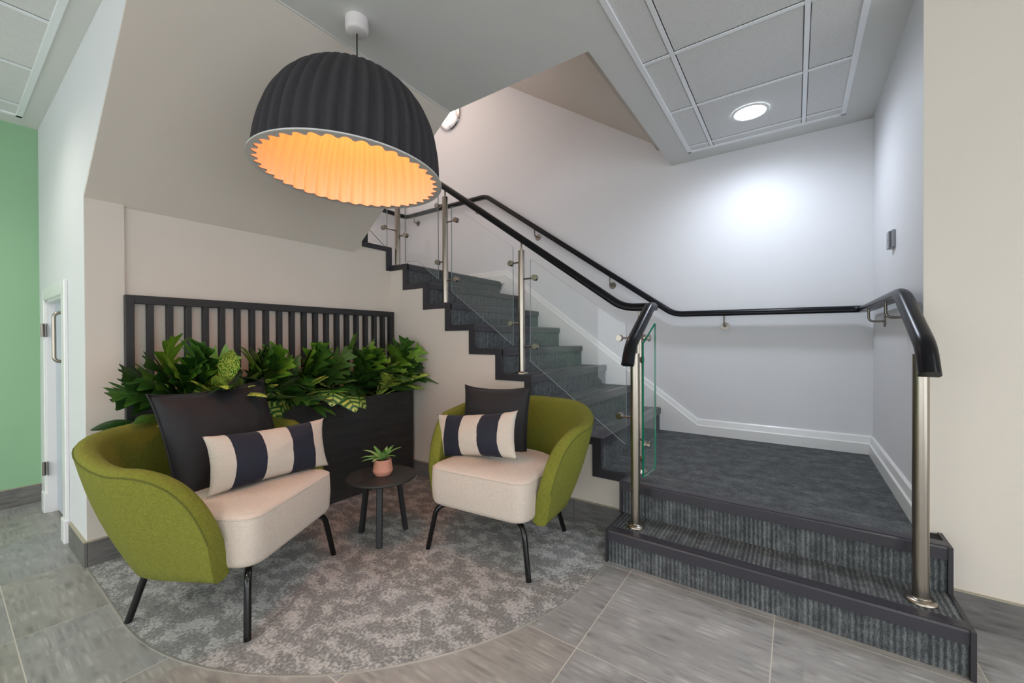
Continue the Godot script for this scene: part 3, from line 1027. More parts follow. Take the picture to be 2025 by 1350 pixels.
func rails() -> void:
	var zp := -2.49
	# inner handrail
	var t := thing("handrail", "black handrail above the glass balustrade, ending on the left newel", "handrail")
	var m := MB.new()
	var path := fillet([Vector3(-2.95, 2.816, -1.7), Vector3(-2.95, 2.816, zp), Vector3(-0.888, 1.357, zp), Vector3(-0.70, 1.352, zp), Vector3(-0.70, 1.352, -2.40), Vector3(-0.70, 1.115, -2.075), Vector3(-0.70, 1.035, -2.01)], 0.06, 7)
	path = fillet([Vector3(-2.95, 2.816, -1.7), Vector3(-2.95, 2.816, zp), Vector3(-0.888, 1.357, zp), Vector3(-0.70, 1.352, zp), Vector3(-0.70, 1.352, -2.40), Vector3(-0.70, 1.13, -2.06), Vector3(-0.70, 1.03, -2.01)], 0.07, 7)
	m.sweep(path, rail_section(), Vector3.UP, true, false)
	obj("rail", m, M.rail, t)
	# wall handrail
	t = thing("handrail", "long black wall handrail round the stairwell and landing", "handrail")
	m = MB.new()
	path = fillet([Vector3(XE + 0.075, 2.82, -1.2), Vector3(XE + 0.075, 2.82, ZB + 0.075), Vector3(-2.945, 2.82, ZB + 0.075), Vector3(-0.865, 1.372, ZB + 0.075), Vector3(0.386, 1.360, ZB + 0.075), Vector3(0.386, 1.360, -2.47), Vector3(0.386, 1.13, -2.06), Vector3(0.386, 1.03, -2.01)], 0.07, 7)
	m.sweep(path, rail_section(), Vector3.UP, true, false)
	obj("rail", m, M.rail, t)
	for q in [Vector3(-4.17, 2.725, ZB), Vector3(-3.13, 2.70, ZB), Vector3(-2.285, 2.26, ZB), Vector3(-1.447, 1.675, ZB), Vector3(-0.48, 1.26, ZB)]:
		bracket(t, q, Vector3.BACK)
	for z in [-3.30, -2.72]:
		bracket(t, Vector3(XR, 1.26, z), Vector3.LEFT)
	# posts
	var pf := post("left brushed steel newel post on the first entry step", -0.70, -2.137, S1, 1.085, 1.15)
	clamp_on(pf, 1.045, Vector3.FORWARD, Vector3.RIGHT, 0.085)
	clamp_on(pf, 0.505, Vector3.FORWARD, Vector3.RIGHT, 0.085)
	var pr := post("right brushed steel newel post on the first entry step, by the hall wall", 0.385, -2.137, S1, 1.10, 1.10)
	var pl := post("brushed steel post on the landing, hidden behind the left newel", -0.79, zp, LY, 1.26, 1.345)
	clamp_on(pl, 1.166, Vector3(-1, 0, 0.0), Vector3.BACK, 0.125)
	clamp_on(pl, 0.673, Vector3(-1, 0, 0.0), Vector3.BACK, 0.125)
	clamp_on(pl, 1.166, Vector3(0.55, 0, 0.83).normalized(), Vector3.RIGHT, 0.16)
	clamp_on(pl, 0.55, Vector3(0.55, 0, 0.83).normalized(), Vector3.RIGHT, 0.16)
	var p2 := post("brushed steel post on the third stair tread, rising behind the right armchair", -1.656, zp, ny(3), 1.815, 1.885)
	clamp_on(p2, 1.729, Vector3.LEFT, Vector3.BACK, 0.095)
	clamp_on(p2, 1.278, Vector3.LEFT, Vector3.BACK, 0.095)
	clamp_on(p2, 1.603, Vector3.RIGHT, Vector3.BACK, 0.115)
	clamp_on(p2, 1.108, Vector3.RIGHT, Vector3.BACK, 0.115)
	var p3 := post("brushed steel post on the sixth stair tread, right of the pendant lamp", -2.429, zp, ny(6), 2.365, 2.43)
	clamp_on(p3, 2.307, Vector3.LEFT, Vector3.BACK, 0.09)
	clamp_on(p3, 1.823, Vector3.LEFT, Vector3.BACK, 0.09)
	clamp_on(p3, 2.149, Vector3.RIGHT, Vector3.BACK, 0.125)
	clamp_on(p3, 1.660, Vector3.RIGHT, Vector3.BACK, 0.125)
	var p4 := post("brushed steel post at the half landing, partly hidden by the pendant lamp", -2.955, -2.42, ny(8), 2.62, 2.80)
	clamp_on(p4, 2.10, Vector3(0.95, 0, -0.3).normalized(), Vector3.BACK, 0.085)
	clamp_on(p4, 2.145, Vector3.BACK, Vector3.RIGHT, 0.15)
	# panes
	pane("lowest large glass panel, between landing post and third tread post", fillet2(PackedVector2Array([Vector2(-1.581, 1.0015), Vector2(-0.871, 0.494), Vector2(-0.871, 1.264), Vector2(-0.905, 1.264), Vector2(-1.578, 1.745)]), [0.0, 0.02, 0.02, 0.05, 0.02]), Vector3(0, 0, zp), Vector3.RIGHT, Vector3.UP, M.glass_edge_pale)
	pane("middle glass panel, between the third and sixth tread posts", fillet2(PackedVector2Array([Vector2(-2.357, 1.563), Vector2(-1.731, 1.114), Vector2(-1.731, 1.85), Vector2(-2.356, 2.284)]), [0.0, 0.0, 0.0, 0.03]), Vector3(0, 0, zp), Vector3.RIGHT, Vector3.UP, M.glass_edge_pale)
	pane("upper glass panel, between the sixth tread post and the half landing", PackedVector2Array([Vector2(-2.91, 1.866), Vector2(-2.745, 1.860), Vector2(-2.49, 1.672), Vector2(-2.49, 2.42), Vector2(-2.91, 2.70)]), Vector3(0, 0, -2.47), Vector3.RIGHT, Vector3.UP, M.glass_edge_pale)
	pane("narrow glass panel turning toward the hall beside the half landing post", PackedVector2Array([Vector2(2.301, 1.984), Vector2(2.301, 2.60), Vector2(2.02, 2.60), Vector2(2.02, 2.165), Vector2(2.266, 1.985)]), Vector3(-2.95, 0, 0), Vector3.FORWARD, Vector3.UP, M.glass_edge_pale)
	pane("small green-edged glass panel between left newel and landing post", fillet2(PackedVector2Array([Vector2(2.19, 0.415), Vector2(2.42, 0.402), Vector2(2.42, 1.250), Vector2(2.19, 1.135)]), [0.0, 0.03, 0.0, 0.0]), Vector3(-0.675, 0, 0), Vector3.FORWARD, Vector3.UP, M.glass_edge)

# ---------------------------------------------------------------- cupboard door
func cupboard_door() -> void:
	var root := Node3D.new()
	root.name = numbered("door_1")
	add_child(root)
	tag(root, "low white cupboard door with a steel pull handle", "door", "", "structure")
	var m := MB.new()
	m.span(Vector3(-4.15, 0.02, ZD - 0.075), Vector3(-3.53, 1.42, ZD - 0.035), 0.002)
	obj("leaf", m, M.door, root)
	m = MB.new()
	# lining
	m.span(Vector3(-4.175, 0, ZD - 0.08), Vector3(-4.15, 1.445, ZD + 0.004))
	m.span(Vector3(-3.53, 0, ZD - 0.08), Vector3(-3.505, 1.445, ZD + 0.004))
	m.span(Vector3(-4.175, 1.42, ZD - 0.08), Vector3(-3.505, 1.445, ZD + 0.004))
	obj("lining", m, M.gloss_white, root)
	for e in [[-4.245, 0.0, -4.165, 1.515], [-3.515, 0.0, -3.425, 1.515], [-4.165, 1.435, -3.515, 1.515]]:
		m = MB.new()
		m.span(Vector3(e[0], e[1], ZD - 0.001), Vector3(e[2], e[3], ZD + 0.018), 0.004)
		obj("architrave", m, M.gloss_white, root)
	for x in [-4.25, -3.52]:
		m = MB.new()
		m.span(Vector3(x, 0, ZD), Vector3(x + 0.10, 0.135, ZD + 0.026), 0.004)
		obj("plinth_block", m, M.gloss_white, root)
	m = MB.new()
	m.tube(fillet([Vector3(-3.60, 1.33, ZD - 0.04), Vector3(-3.60, 1.33, ZD + 0.035), Vector3(-3.60, 1.04, ZD + 0.035), Vector3(-3.60, 1.04, ZD - 0.04)], 0.03), 0.0095, 14)
	obj("pull_handle", m, M.steel, root)
	for y in [0.30, 1.235]:
		m = MB.new()
		m.rod(Vector3(-4.160, y - 0.045, ZD + 0.022), Vector3(-4.160, y + 0.045, ZD + 0.022), 0.009, 12, 0.001)
		m.span(Vector3(-4.168, y - 0.045, ZD + 0.004), Vector3(-4.130, y + 0.045, ZD + 0.0065))
		obj("hinge", m, M.steel_dark, root)
	m = MB.new()
	m.span(Vector3(-4.3, -0.05, ZD - 0.6), Vector3(-3.4, 1.6, ZD - 0.55))
	obj("cupboard_back", m, M.groove, root)

# ---------------------------------------------------------------- planter and its plants
func planter() -> void:
	var x0 := -2.985
	var x1 := -2.69
	var z0 := -2.36
	var z1 := -0.61
	var h := 0.73
	var t := thing("planter", "long black wood planter box against the niche wall", "planter")
	var m := MB.new()
	# front board with grain along z
	var f := func(a: Vector3, b: Vector3, c: Vector3, d: Vector3, out: Vector3, w: float, hh: float, mm: MB) -> void:
		mm.quad(a, b, c, d, out, Vector2(0, 0), Vector2(w, 0), Vector2(w, hh), Vector2(0, hh))
	f.call(Vector3(x1, 0, z1), Vector3(x1, 0, z0), Vector3(x1, h, z0), Vector3(x1, h, z1), Vector3.RIGHT, z1 - z0, h, m)
	f.call(Vector3(x1 - 0.018, 0, z1), Vector3(x1 - 0.018, 0, z0), Vector3(x1 - 0.018, h, z0), Vector3(x1 - 0.018, h, z1), Vector3.LEFT, z1 - z0, h, m)
	f.call(Vector3(x1, h, z1), Vector3(x1, h, z0), Vector3(x1 - 0.018, h, z0), Vector3(x1 - 0.018, h, z1), Vector3.UP, z1 - z0, 0.018, m)
	obj("front_board", m, M.ash, t)
	for z in [z0, z1 - 0.018]:
		m = MB.new()
		m.span(Vector3(x0, 0, z), Vector3(x1 - 0.001, h, z + 0.018))
		obj("end_board", m, M.black_wood, t)
	m = MB.new()
	m.span(Vector3(x0, 0, z0), Vector3(x0 + 0.018, h, z1))
	obj("back_board", m, M.black_wood, t)
	m = MB.new()
	m.span(Vector3(x0 + 0.02, 0.5, z0 + 0.02), Vector3(x1 - 0.02, h - 0.045, z1 - 0.02))
	obj("soil", m, M.soil, t)
	# gravel mulch
	var rng := RandomNumberGenerator.new()
	rng.seed = 77
	m = MB.new()
	for i in 1500:
		var c := Vector3(rng.randf_range(x0 + 0.075, x1 - 0.03), h - 0.045, rng.randf_range(z0 + 0.03, z1 - 0.03))
		var r := rng.randf_range(0.006, 0.013)
		var b := Basis.from_euler(Vector3(rng.randf() * TAU, rng.randf() * TAU, rng.randf() * TAU)).scaled(Vector3(r, r * 0.7, r * 1.2))
		var v := [Vector3(1, 0, 0), Vector3(0, 0, 1), Vector3(-1, 0, 0), Vector3(0, 0, -1)]
		for j in 4:
			for s in [-1.0, 1.0]:
				m.tri(c + b * v[j], c + b * v[(j + 1) % 4], c + b * Vector3(0, s, 0), b * (v[j] + v[(j + 1) % 4] + Vector3(0, s, 0)))
	var g := obj("gravel", m, M.gravel, t)
	g.set_meta("kind", "stuff")
	# slatted screen standing on the back of the planter
	var s := thing("slatted_screen", "black slatted wooden screen standing along the back of the planter", "screen")
	var fx0 := -2.992
	var fx1 := -2.948
	var fz0 := -2.368
	var fz1 := -0.594
	for q in [[fz0, fz0 + 0.037], [fz1 - 0.037, fz1]]:
		m = MB.new()
		m.span(Vector3(fx0, 0.735, q[0]), Vector3(fx1, 1.41, q[1]), 0.0015)
		obj("end_post", m, M.black_wood, s)
	for q in [[1.365, 1.41], [0.735, 0.775]]:
		m = MB.new()
		m.span(Vector3(fx0, q[0], fz0 + 0.037), Vector3(fx1, q[1], fz1 - 0.037), 0.0015)
		obj("crosspiece", m, M.black_wood, s)
	for i in range(1, 20):
		var z := fz1 - 0.0185 - (fz1 - fz0 - 0.037) * i / 20.0
		m = MB.new()
		m.span(Vector3(fx0 + 0.001, 0.775, z - 0.0135), Vector3(fx1 - 0.001, 1.365, z + 0.0135), 0.0012)
		obj("slat", m, M.black_wood, s)
	plants()

# leaf with its stalk, growing from the origin toward +z and up; «lobes» 0 = entire
func leaf_mesh(stalk: float, rise: float, ln: float, wd: float, lobes: int, depth: float, droop: float, fold: float, shape: float, twist := 0.0) -> ArrayMesh:
	var m := MB.new()
	var dirn := Vector3(0, sin(rise), cos(rise))
	var pts := []
	var p := Vector3.ZERO
	var ang := rise + 0.15
	for i in 5:
		pts.append(p)
		p += Vector3(0, sin(ang), cos(ang)) * stalk / 5.0
		ang -= 0.06
	pts.append(p)
	m.tube(pts, 0.0032, 6, false)
	var n := 26
	var rows := []
	for i in n + 1:
		var t := float(i) / n
		var side := Vector3(cos(twist * t), sin(twist * t) * 0.8, 0)
		var f := Vector3(0, sin(ang), cos(ang))
		var up := f.cross(side).normalized()
		var w := wd * pow(sin(PI * pow(clampf(t, 0.0, 1.0), shape)), 0.8)
		var sweep_f := 0.0
		if lobes > 0:
			var ph := fposmod(t * lobes + 0.25, 1.0)
			var saw := 1.0 - pow(absf(ph * 2.0 - 1.0), 1.15)
			w = w * (1.0 - depth + depth * saw) + 0.002
			sweep_f = w * 0.95
		var row := []
		for s in [-1.0, -0.5, 0.0, 0.5, 1.0]:
			row.append(p + side * s * w + f * absf(s) * sweep_f + up * -1.0 * (absf(s) * w * fold))
		rows.append(row)
		p += f * ln / n
		ang -= droop / n
	m.grid(rows, false, false, 3)
	return m.mesh()

func plants() -> void:
	var rng := RandomNumberGenerator.new()
	rng.seed = 2024
	var lob := []
	for i in 8:
		lob.append(leaf_mesh(0.13 + 0.035 * (i % 5), [0.55, 0.8, 1.05, 1.3, 0.35, 0.9, 1.15, 0.65][i], 0.23 + 0.025 * (i % 3), 0.10, [3, 4, 3, 3, 4, 3, 4, 3][i], 0.74, [0.7, 0.8, 0.5, 0.35, 0.4, 1.0, 0.7, 1.2][i], 0.2, 0.66))
	var lance := []
	for i in 4:
		lance.append(leaf_mesh(0.14 + 0.05 * i, [0.7, 1.0, 1.25, 0.45][i], 0.17, 0.034, 0, 0.0, [0.5, 0.7, 0.4, 0.6][i], 0.3, 0.8))
	var spk := []
	for i in 4:
		spk.append(leaf_mesh(0.08 + 0.03 * i, [1.35, 1.1, 0.6, 0.9][i], 0.19 + 0.015 * i, 0.029, 0, 0.0, [0.3, 0.8, 0.9, 0.7][i], 0.25, 0.85))
	var cal := []
	for i in 3:
		cal.append(leaf_mesh(0.13, [0.75, 0.5, 1.0][i], 0.19, 0.07, 0, 0.0, [2.1, 1.7, 1.1][i], 0.12, 0.95))
	var strap := leaf_mesh(0.12, 0.55, 0.2, 0.022, 0, 0.0, 0.9, 0.35, 0.9)
	var put := func(t: Node3D, mesh: Mesh, m: Material, az: float, tilt: float, sc: float) -> void:
		var o := obj("leaf", mesh, m, t)
		o.transform = Transform3D(Basis(Vector3.UP, az) * Basis(Vector3.RIGHT, tilt) * Basis(Vector3.BACK, -0.65 * cos(az)) * Basis.from_scale(Vector3.ONE * sc), Vector3(0, 0, 0))
	var bases := [[-0.80, "lobed green foliage plant at the left end of the planter, spreading over the wall"], [-1.17, "lobed green foliage plant second from the left end of the planter"], [-1.50, "lobed green foliage plant in the middle of the planter"], [-1.86, "lobed green foliage plant second from the right end of the planter"], [-2.17, "lobed green foliage plant at the right end of the planter, reaching past it"]]
	for b in bases.size():
		var t := thing("foliage_plant", bases[b][1], "plant", Vector3(-2.845, 0.685, bases[b][0]), 0.0, "lobed foliage plants in the planter")
		var cnt := 24
		for i in cnt:
			var az := i * 2.39996 + rng.randf_range(-0.2, 0.2)
			# keep out of the screen behind: leaves mostly lean forward or sideways
			if sin(az) < -0.3:
				az = -az
			var k := rng.randi_range(0, 7)
			if i % 4 == 0 or (cos(az) > 0.6 and b == 0):
				k = 3
			var mm: Material = M.leaf_dark
			var u := rng.randf()
			if k == 3 or k == 2 or k == 6:
				mm = M.leaf_bright if u < 0.45 else (M.leaf_mid if u < 0.8 else M.leaf_dark)
			elif u < 0.4:
				mm = M.leaf_mid
			put.call(t, lob[k], mm, az, rng.randf_range(-0.25, 0.04), rng.randf_range(1.0, 1.25))
		for i in 12:
			var az := PI / 2 + rng.randf_range(-1.7, 1.7)
			put.call(t, lance[i % 4], M.leaf_dark if i % 3 else M.leaf_mid, az, rng.randf_range(-0.2, 0.15), rng.randf_range(0.85, 1.25))
		# the end plants throw leaves sideways
		if b == 0 or b == 4:
			for i in 7:
				var az := (0.15 if b == 0 else PI - 0.2) + rng.randf_range(-0.35, 0.35)
				put.call(t, lob[[2, 1, 2, 0, 1, 2, 1][i]], M.leaf_dark if i < 4 else M.leaf_mid, az, rng.randf_range(-0.4, -0.1), rng.randf_range(1.08, 1.25) if b == 0 else rng.randf_range(0.9, 1.05))
	var spb := [[-0.93, "yellow-speckled dieffenbachia at the left of the planter, above the large cushion", 1.45], [-1.07, "small yellow-speckled plant standing back near the screen", 1.25], [-1.36, "yellow-speckled plant with low leaves by the cushion corner", 0.85], [-2.02, "yellow-speckled plant near the right end of the planter", 1.3]]
	for b in spb.size():
		var t := thing("speckled_plant", spb[b][1], "plant", Vector3(-2.745 if b != 1 else -2.86, 0.685, spb[b][0]), 0.0, "yellow speckled plants in the planter")
		for i in 11:
			var az := PI / 2 + rng.randf_range(-1.9, 1.9)
			put.call(t, spk[i % 4], M.leaf_speckled, az, rng.randf_range(-0.2, 0.15), spb[b][2] * rng.randf_range(0.85, 1.15))
	var cb := [[-1.60, "striped calathea with broad drooping leaves at the front of the planter"], [-1.02, "striped calathea low behind the large cushion"]]
	for b in cb.size():
		var t := thing("calathea", cb[b][1], "plant", Vector3(-2.80, 0.685, cb[b][0]), 0.0)
		for i in 7:
			put.call(t, cal[i % 3], M.leaf_striped, PI / 2 + [-0.35, 0.5, -1.2, 1.3, 0.1, -0.8, 0.9][i], 0.0, rng.randf_range(1.1, 1.4))
	var sb := [[-1.44, "thin-leaved green plant hanging over the planter edge"]]
	for b in sb:
		var t := thing("strap_plant", b[1], "plant", Vector3(-2.78, 0.685, b[0]), 0.0)
		for i in 8:
			put.call(t, strap, M.leaf_bright if i % 3 == 0 else M.leaf_mid, PI / 2 + rng.randf_range(-1.6, 1.6), rng.randf_range(-0.2, 0.3), rng.randf_range(0.9, 1.3))

# ---------------------------------------------------------------- pendant
func pendant() -> void:
	var top := Vector3(-1.718, HC, -1.172)
	var t := thing("pendant_lamp", "large ribbed charcoal felt dome pendant glowing orange inside", "lamp", top)
	var m := MB.new()
	m.lathe(PackedVector2Array([Vector2(0.052, 0.0), Vector2(0.053, -0.045), Vector2(0.050, -0.06), Vector2(0.043, -0.066), Vector2(0.008, -0.068), Vector2(0.0001, -0.068)]), 32)
	obj("ceiling_cup", m, M.white_plastic, t)
	m = MB.new()
	m.tube([Vector3(0, -0.06, 0), Vector3(0, -0.27, 0)], 0.0032, 8)
	obj("flex", m, M.cord, t)
	# the dome hangs slightly out of true
	var H := 0.50
	var R := 0.398
	var ax := Vector3(0.03, 1.0, -0.05).normalized()
	var bx := Vector3.RIGHT.slide(ax).normalized()
	var tr := Transform3D(Basis(bx, ax, bx.cross(ax)), Vector3(0, -0.255, 0))
	var ribs := 40
	var seg := ribs * 8
	var shell_rows := func(off: float) -> Array:
		var rows := []
		for i in 31:
			var u := float(i) / 30.0
			var a := u * PI / 2
			var r := (R - off) * pow(sin(a), 0.86)
			var y := -(H) * (1.0 - pow(cos(a), 0.92)) - off * cos(a)
			var amp := 0.012 * smoothstep(0.12, 0.7, u)
			var row := []
			for j in seg:
				var th := TAU * j / seg
				var c := 0.5 + 0.5 * cos(th * ribs)
				var rr := maxf(0.0002, r + amp * (1.0 - 2.0 * pow(1.0 - c, 1.5)))
				row.append(tr * Vector3(cos(th) * rr, y, sin(th) * rr))
			rows.append(row)
		return rows
	m = MB.new()
	var outer: Array = shell_rows.call(0.0)
	m.grid(outer, true, true, 1, 1.0, 1.0)
	obj("shade", m, M.felt, t)
	m = MB.new()
	var inner: Array = shell_rows.call(0.006)
	m.grid(inner, true, false)
	obj("shade_lining", m, M.felt_inside, t)
	# flat white rim: round outside, scalloped inside
	m = MB.new()
	var ro := []
	var ri := []
	var ro2 := []
	for j in seg:
		var th := TAU * j / seg
		ro.append(tr * Vector3(cos(th) * 0.424, -H - 0.003, sin(th) * 0.424))
		ro2.append(tr * Vector3(cos(th) * 0.424, -H + 0.003, sin(th) * 0.424))
		ri.append(inner[30][j] + ax * -0.003)
	m.grid([ri, ro], true, false)
	m.grid([ro, ro2], true, false, 2)
	m.grid([ro2, outer[30]], true, false, 3)
	obj("rim", m, M.white_rim, t)
	# lamp holder and bulb high inside
	m = MB.new()
	m.rod(tr * Vector3(0, -0.02, 0), tr * Vector3(0, -0.11, 0), 0.022, 18, 0.003)
	obj("lamp_holder", m, M.cord, t)
	m = MB.new()
	var bp := PackedVector2Array()
	for i in 13:
		var a := PI * i / 12.0
		bp.append(Vector2(maxf(0.0001, sin(a) * 0.04), cos(a) * 0.04))
	m.lathe(bp, 20, Transform3D(Basis.IDENTITY, tr * Vector3(0, -0.15, 0)))
	var e := mat(Color(1, 0.9, 0.8), 0.4)
	e.emission_enabled = true
	e.emission = Color(1.0, 0.66, 0.32)
	e.emission_energy_multiplier = 6.0
	obj("bulb", m, e, t)
	var l := OmniLight3D.new()
	l.name = "lamp"
	l.light_color = Color(1.0, 0.58, 0.29)
	l.light_energy = 0.14
	l.light_size = 0.035
	l.omni_range = 12.0
	l.omni_attenuation = 2.0
	l.shadow_enabled = true
	l.position = tr * Vector3(0, -0.15, 0)
	t.add_child(l)

func wall_lamp() -> void:
	var c := Vector3(-3.577, 3.978, ZB)
	var t := thing("wall_lamp", "round chrome wall light high up the stairwell wall", "wall light", c)
	var fr := Transform3D(Basis(Vector3.RIGHT, Vector3.BACK, Vector3.DOWN), Vector3.ZERO)
	var m := MB.new()
	m.lathe(PackedVector2Array([Vector2(0.19, 0.0), Vector2(0.19, 0.012), Vector2(0.175, 0.03), Vector2(0.15, 0.045), Vector2(0.135, 0.05), Vector2(0.128, 0.045)]), 40, fr)
	obj("chrome_rim", m, M.chrome, t)
	m = MB.new()
	m.lathe(PackedVector2Array([Vector2(0.13, 0.04), Vector2(0.11, 0.075), Vector2(0.07, 0.1), Vector2(0.03, 0.11), Vector2(0.0001, 0.112)]), 32, fr)
	var e := mat(Color(0.95, 0.95, 0.95), 0.3)
	e.emission_enabled = true
	e.emission = Color(1.0, 0.93, 0.86)
	e.emission_energy_multiplier = 3.5
	obj("diffuser", m, e, t)
	var l := SpotLight3D.new()
	l.name = "lamp"
	l.light_color = Color(1.0, 0.94, 0.91)
	l.light_energy = 3.9
	l.light_size = 0.11
	l.spot_angle = 85.0
	l.spot_angle_attenuation = 0.8
	l.spot_range = 10.0
	l.spot_attenuation = 2.0
	l.shadow_enabled = true
	l.position = Vector3(0, 0, 0.125)
	l.rotation = Vector3(0, PI, 0)
	t.add_child(l)

# ---------------------------------------------------------------- armchairs
func make_armchair(label: String) -> Node3D:
	var t := thing("armchair", label, "armchair", Vector3.ZERO, 0.0, "green tub armchairs on black legs")
	var yb := 0.235
	var a := 0.36
	var zc := -0.02
	var bd := 0.30
	var th := 0.075
	# stations along the U: [x, z, nx, nz, h, flare]
	var stn := []
	var rim_h := func(z: float) -> float:
		var q := clampf((z + 0.10) / 0.325, 0.0, 1.0)
		return yb + 0.455 * pow(maxf(0.0, 1.0 - pow(q, 2.3)), 1.0 / 2.3) + 0.02
	var arm := []
	for i in 25:
		var ph := float(i) / 24.0
		# denser near the tip
		arm.append(0.21 - (0.21 - zc) * (1.0 - pow(1.0 - ph, 2.2)) if false else 0.21 - (0.21 - zc) * pow(ph, 2.0))
	for i in arm.size():
		stn.append([a, arm[i], 1.0, 0.0, rim_h.call(arm[i]), 0.08 + 0.20 * (0.21 - arm[i]) / 0.245])
	for i in range(1, 32):
		var ang := PI * i / 32.0
		var n := Vector2(cos(ang) / a, -sin(ang) / bd).normalized()
		var z := zc - sin(ang) * bd
		var k := sin(ang)
		stn.append([cos(ang) * a, z, n.x, n.y, lerpf(rim_h.call(zc), 0.775, smoothstep(0.0, 0.9, k)), lerpf(0.28, 0.38, k)])
	for i in range(arm.size() - 1, -1, -1):
		stn.append([-a, arm[i], -1.0, 0.0, rim_h.call(arm[i]), 0.08 + 0.20 * (0.21 - arm[i]) / 0.245])
	var outer_rows := []
	var inner_rows := []
	var pipe_l := []
	for s in stn:
		var h: float = s[4]
		var P := func(off: float, y: float) -> Vector3:
			var o: float = off + s[5] * (y - yb) + 0.02 * sin(clampf((y - yb) / 0.5, 0, 1) * PI)
			return Vector3(s[0] + s[2] * o, y, s[1] + s[3] * o)
		var r := th * 0.5
		var ro := []
		var hh := maxf(h - r, yb + 0.012)
		ro.append(P.call(-0.045, yb - 0.004))
		ro.append(P.call(-0.012, yb))
		for i in 9:
			ro.append(P.call(0.0, lerpf(yb + 0.012, hh, i / 8.0)))
		for i in range(1, 8):
			var g := PI * i / 8.0
			ro.append(P.call(-r + cos(g) * r, hh + sin(g) * r * 0.9))
		for i in 7:
			ro.append(P.call(-th, lerpf(hh, yb + 0.012, i / 6.0)))
		outer_rows.append(ro)
		var pp: Vector3 = P.call(-r + cos(0.35) * r + 0.0006, hh + sin(0.35) * r * 0.9)
		pipe_l.append(pp)
	var m := MB.new()
	m.grid(outer_rows, false, false)
	m.fan(outer_rows[0], Vector3(0, 0, 1), 5)
	m.fan(outer_rows[-1], Vector3(0, 0, 1), 5)
	var sh := obj("shell", m, M.green_wool, t)
	m = MB.new()
	m.tube(pipe_l, 0.0030, 6)
	obj("piping", m, M.seam, sh)
	# seat cushion: lofted outlines
	var outline := func(inset: float, y: float, crown: float) -> Array:
		var ring := []
		var w := 0.302 - inset
		var zf := 0.315 - inset
		var pts := PackedVector2Array([Vector2(-w, -0.02), Vector2(-w, zf), Vector2(w, zf), Vector2(w, -0.02)])
		for i in range(1, 12):
			var g := PI * i / 12.0
			pts.append(Vector2(cos(g) * w, -0.02 - sin(g) * (0.24 - inset)))
		var f := fillet2(pts, [0.0, 0.075, 0.075, 0.0, 0.0, 0.0, 0.0, 0.0, 0.0, 0.0, 0.0, 0.0, 0.0, 0.0, 0.0], 6)
		for q in f:
			# the front face bows gently
			var bow := 0.012 * (1.0 - pow(q.x / w, 2.0)) if q.y > 0.2 else 0.0
			ring.append(Vector3(q.x, y + crown * 0.0, q.y + bow))
		return ring
	var rows := []
	for l in [[0.05, 0.255], [0.02, 0.258], [0.006, 0.268], [0.0, 0.285], [-0.004, 0.36], [-0.002, 0.43], [0.0, 0.452], [0.004, 0.462], [0.012, 0.469], [0.05, 0.479], [0.11, 0.485], [0.18, 0.488]]:
		rows.append(outline.call(l[0], l[1], 0.0))
	m = MB.new()
	m.grid(rows, true, false)
	m.fan(rows[-1], Vector3.UP, 1)
	m.fan(rows[0], Vector3.DOWN, 6)
	var seat := obj("seat", m, M.beige_wool, t)
	m = MB.new()
	var ring: Array = outline.call(0.0, 0.456, 0.0)
	ring.append(ring[0])
	m.tube(ring, 0.0028, 6, false)
	obj("piping", m, M.beige_wool, seat)
	# legs
	for s in [-1.0, 1.0]:
		m = MB.new()
		m.tube(fillet([Vector3(0.16 * s, 0.246, 0.20), Vector3(0.272 * s, 0.243, 0.275), Vector3(0.315 * s, 0.0, 0.305)], 0.06, 8), 0.0135, 14)
		obj("leg", m, M.black_steel, t)
		m = MB.new()
		m.tube(fillet([Vector3(0.14 * s, 0.246, -0.10), Vector3(0.215 * s, 0.24, -0.205), Vector3(0.262 * s, 0.0, -0.262)], 0.05, 8), 0.0135, 14)
		obj("leg", m, M.black_steel, t)
	return t

# pillow slice between u0 and u1 of the whole width
func pillow(w: float, h: float, th: float, u0: float, u1: float, seed_: int) -> MB:
	var m := MB.new()
	var nn := noise(5.0, seed_, 2)
	var nu := int(ceil(34 * (u1 - u0) / 2.0)) + 1
	var nv := 26
	for side in [-1.0, 1.0]:
		var rows := []
		for j in nv + 1:
			var v := -1.0 + 2.0 * j / nv
			var row := []
			for i in nu + 1:
				var u := lerpf(u0, u1, float(i) / nu)
				var fu := 1.0 - u * u
				var fv := 1.0 - v * v
				var x := w * 0.5 * u * (1.0 - 0.085 * pow(fv, 0.7)) + 0.001 * nn.get_noise_2d(v, u + 3.0)
				var y := h * 0.5 * v * (1.0 - 0.12 * pow(maxf(fu, 0.0), 0.7)) + 0.001 * nn.get_noise_2d(u, v)
				var z := th * 0.5 * pow(maxf(fu, 0.0), 0.55) * pow(maxf(fv, 0.0), 0.55)
				z *= 1.0 + 0.07 * nn.get_noise_2d(u * 0.2 + 7.0 * side, v * 0.2)
				z += 0.004 * nn.get_noise_3d(u * 0.35, v * 0.35, side) * pow(maxf(fu * fv, 0.0), 0.3)
				row.append(Vector3(x, y, z * side))
			rows.append(row)
		m.grid(rows, false, side > 0)
	return m

func pillow_edge(w: float, h: float) -> Array:
	var p := []
	var n := 18
	for e in 4:
		for i in n:
			var k := -1.0 + 2.0 * i / n
			var u: float = [k, 1.0, -k, -1.0][e]
			var v: float = [-1.0, k, 1.0, -k][e]
			p.append(Vector3(w * 0.5 * u * (1.0 - 0.085 * pow(maxf(0.0, 1.0 - v * v), 0.7)), h * 0.5 * v * (1.0 - 0.12 * pow(maxf(0.0, 1.0 - u * u), 0.7)), 0))
	p.append(p[0])
	return p

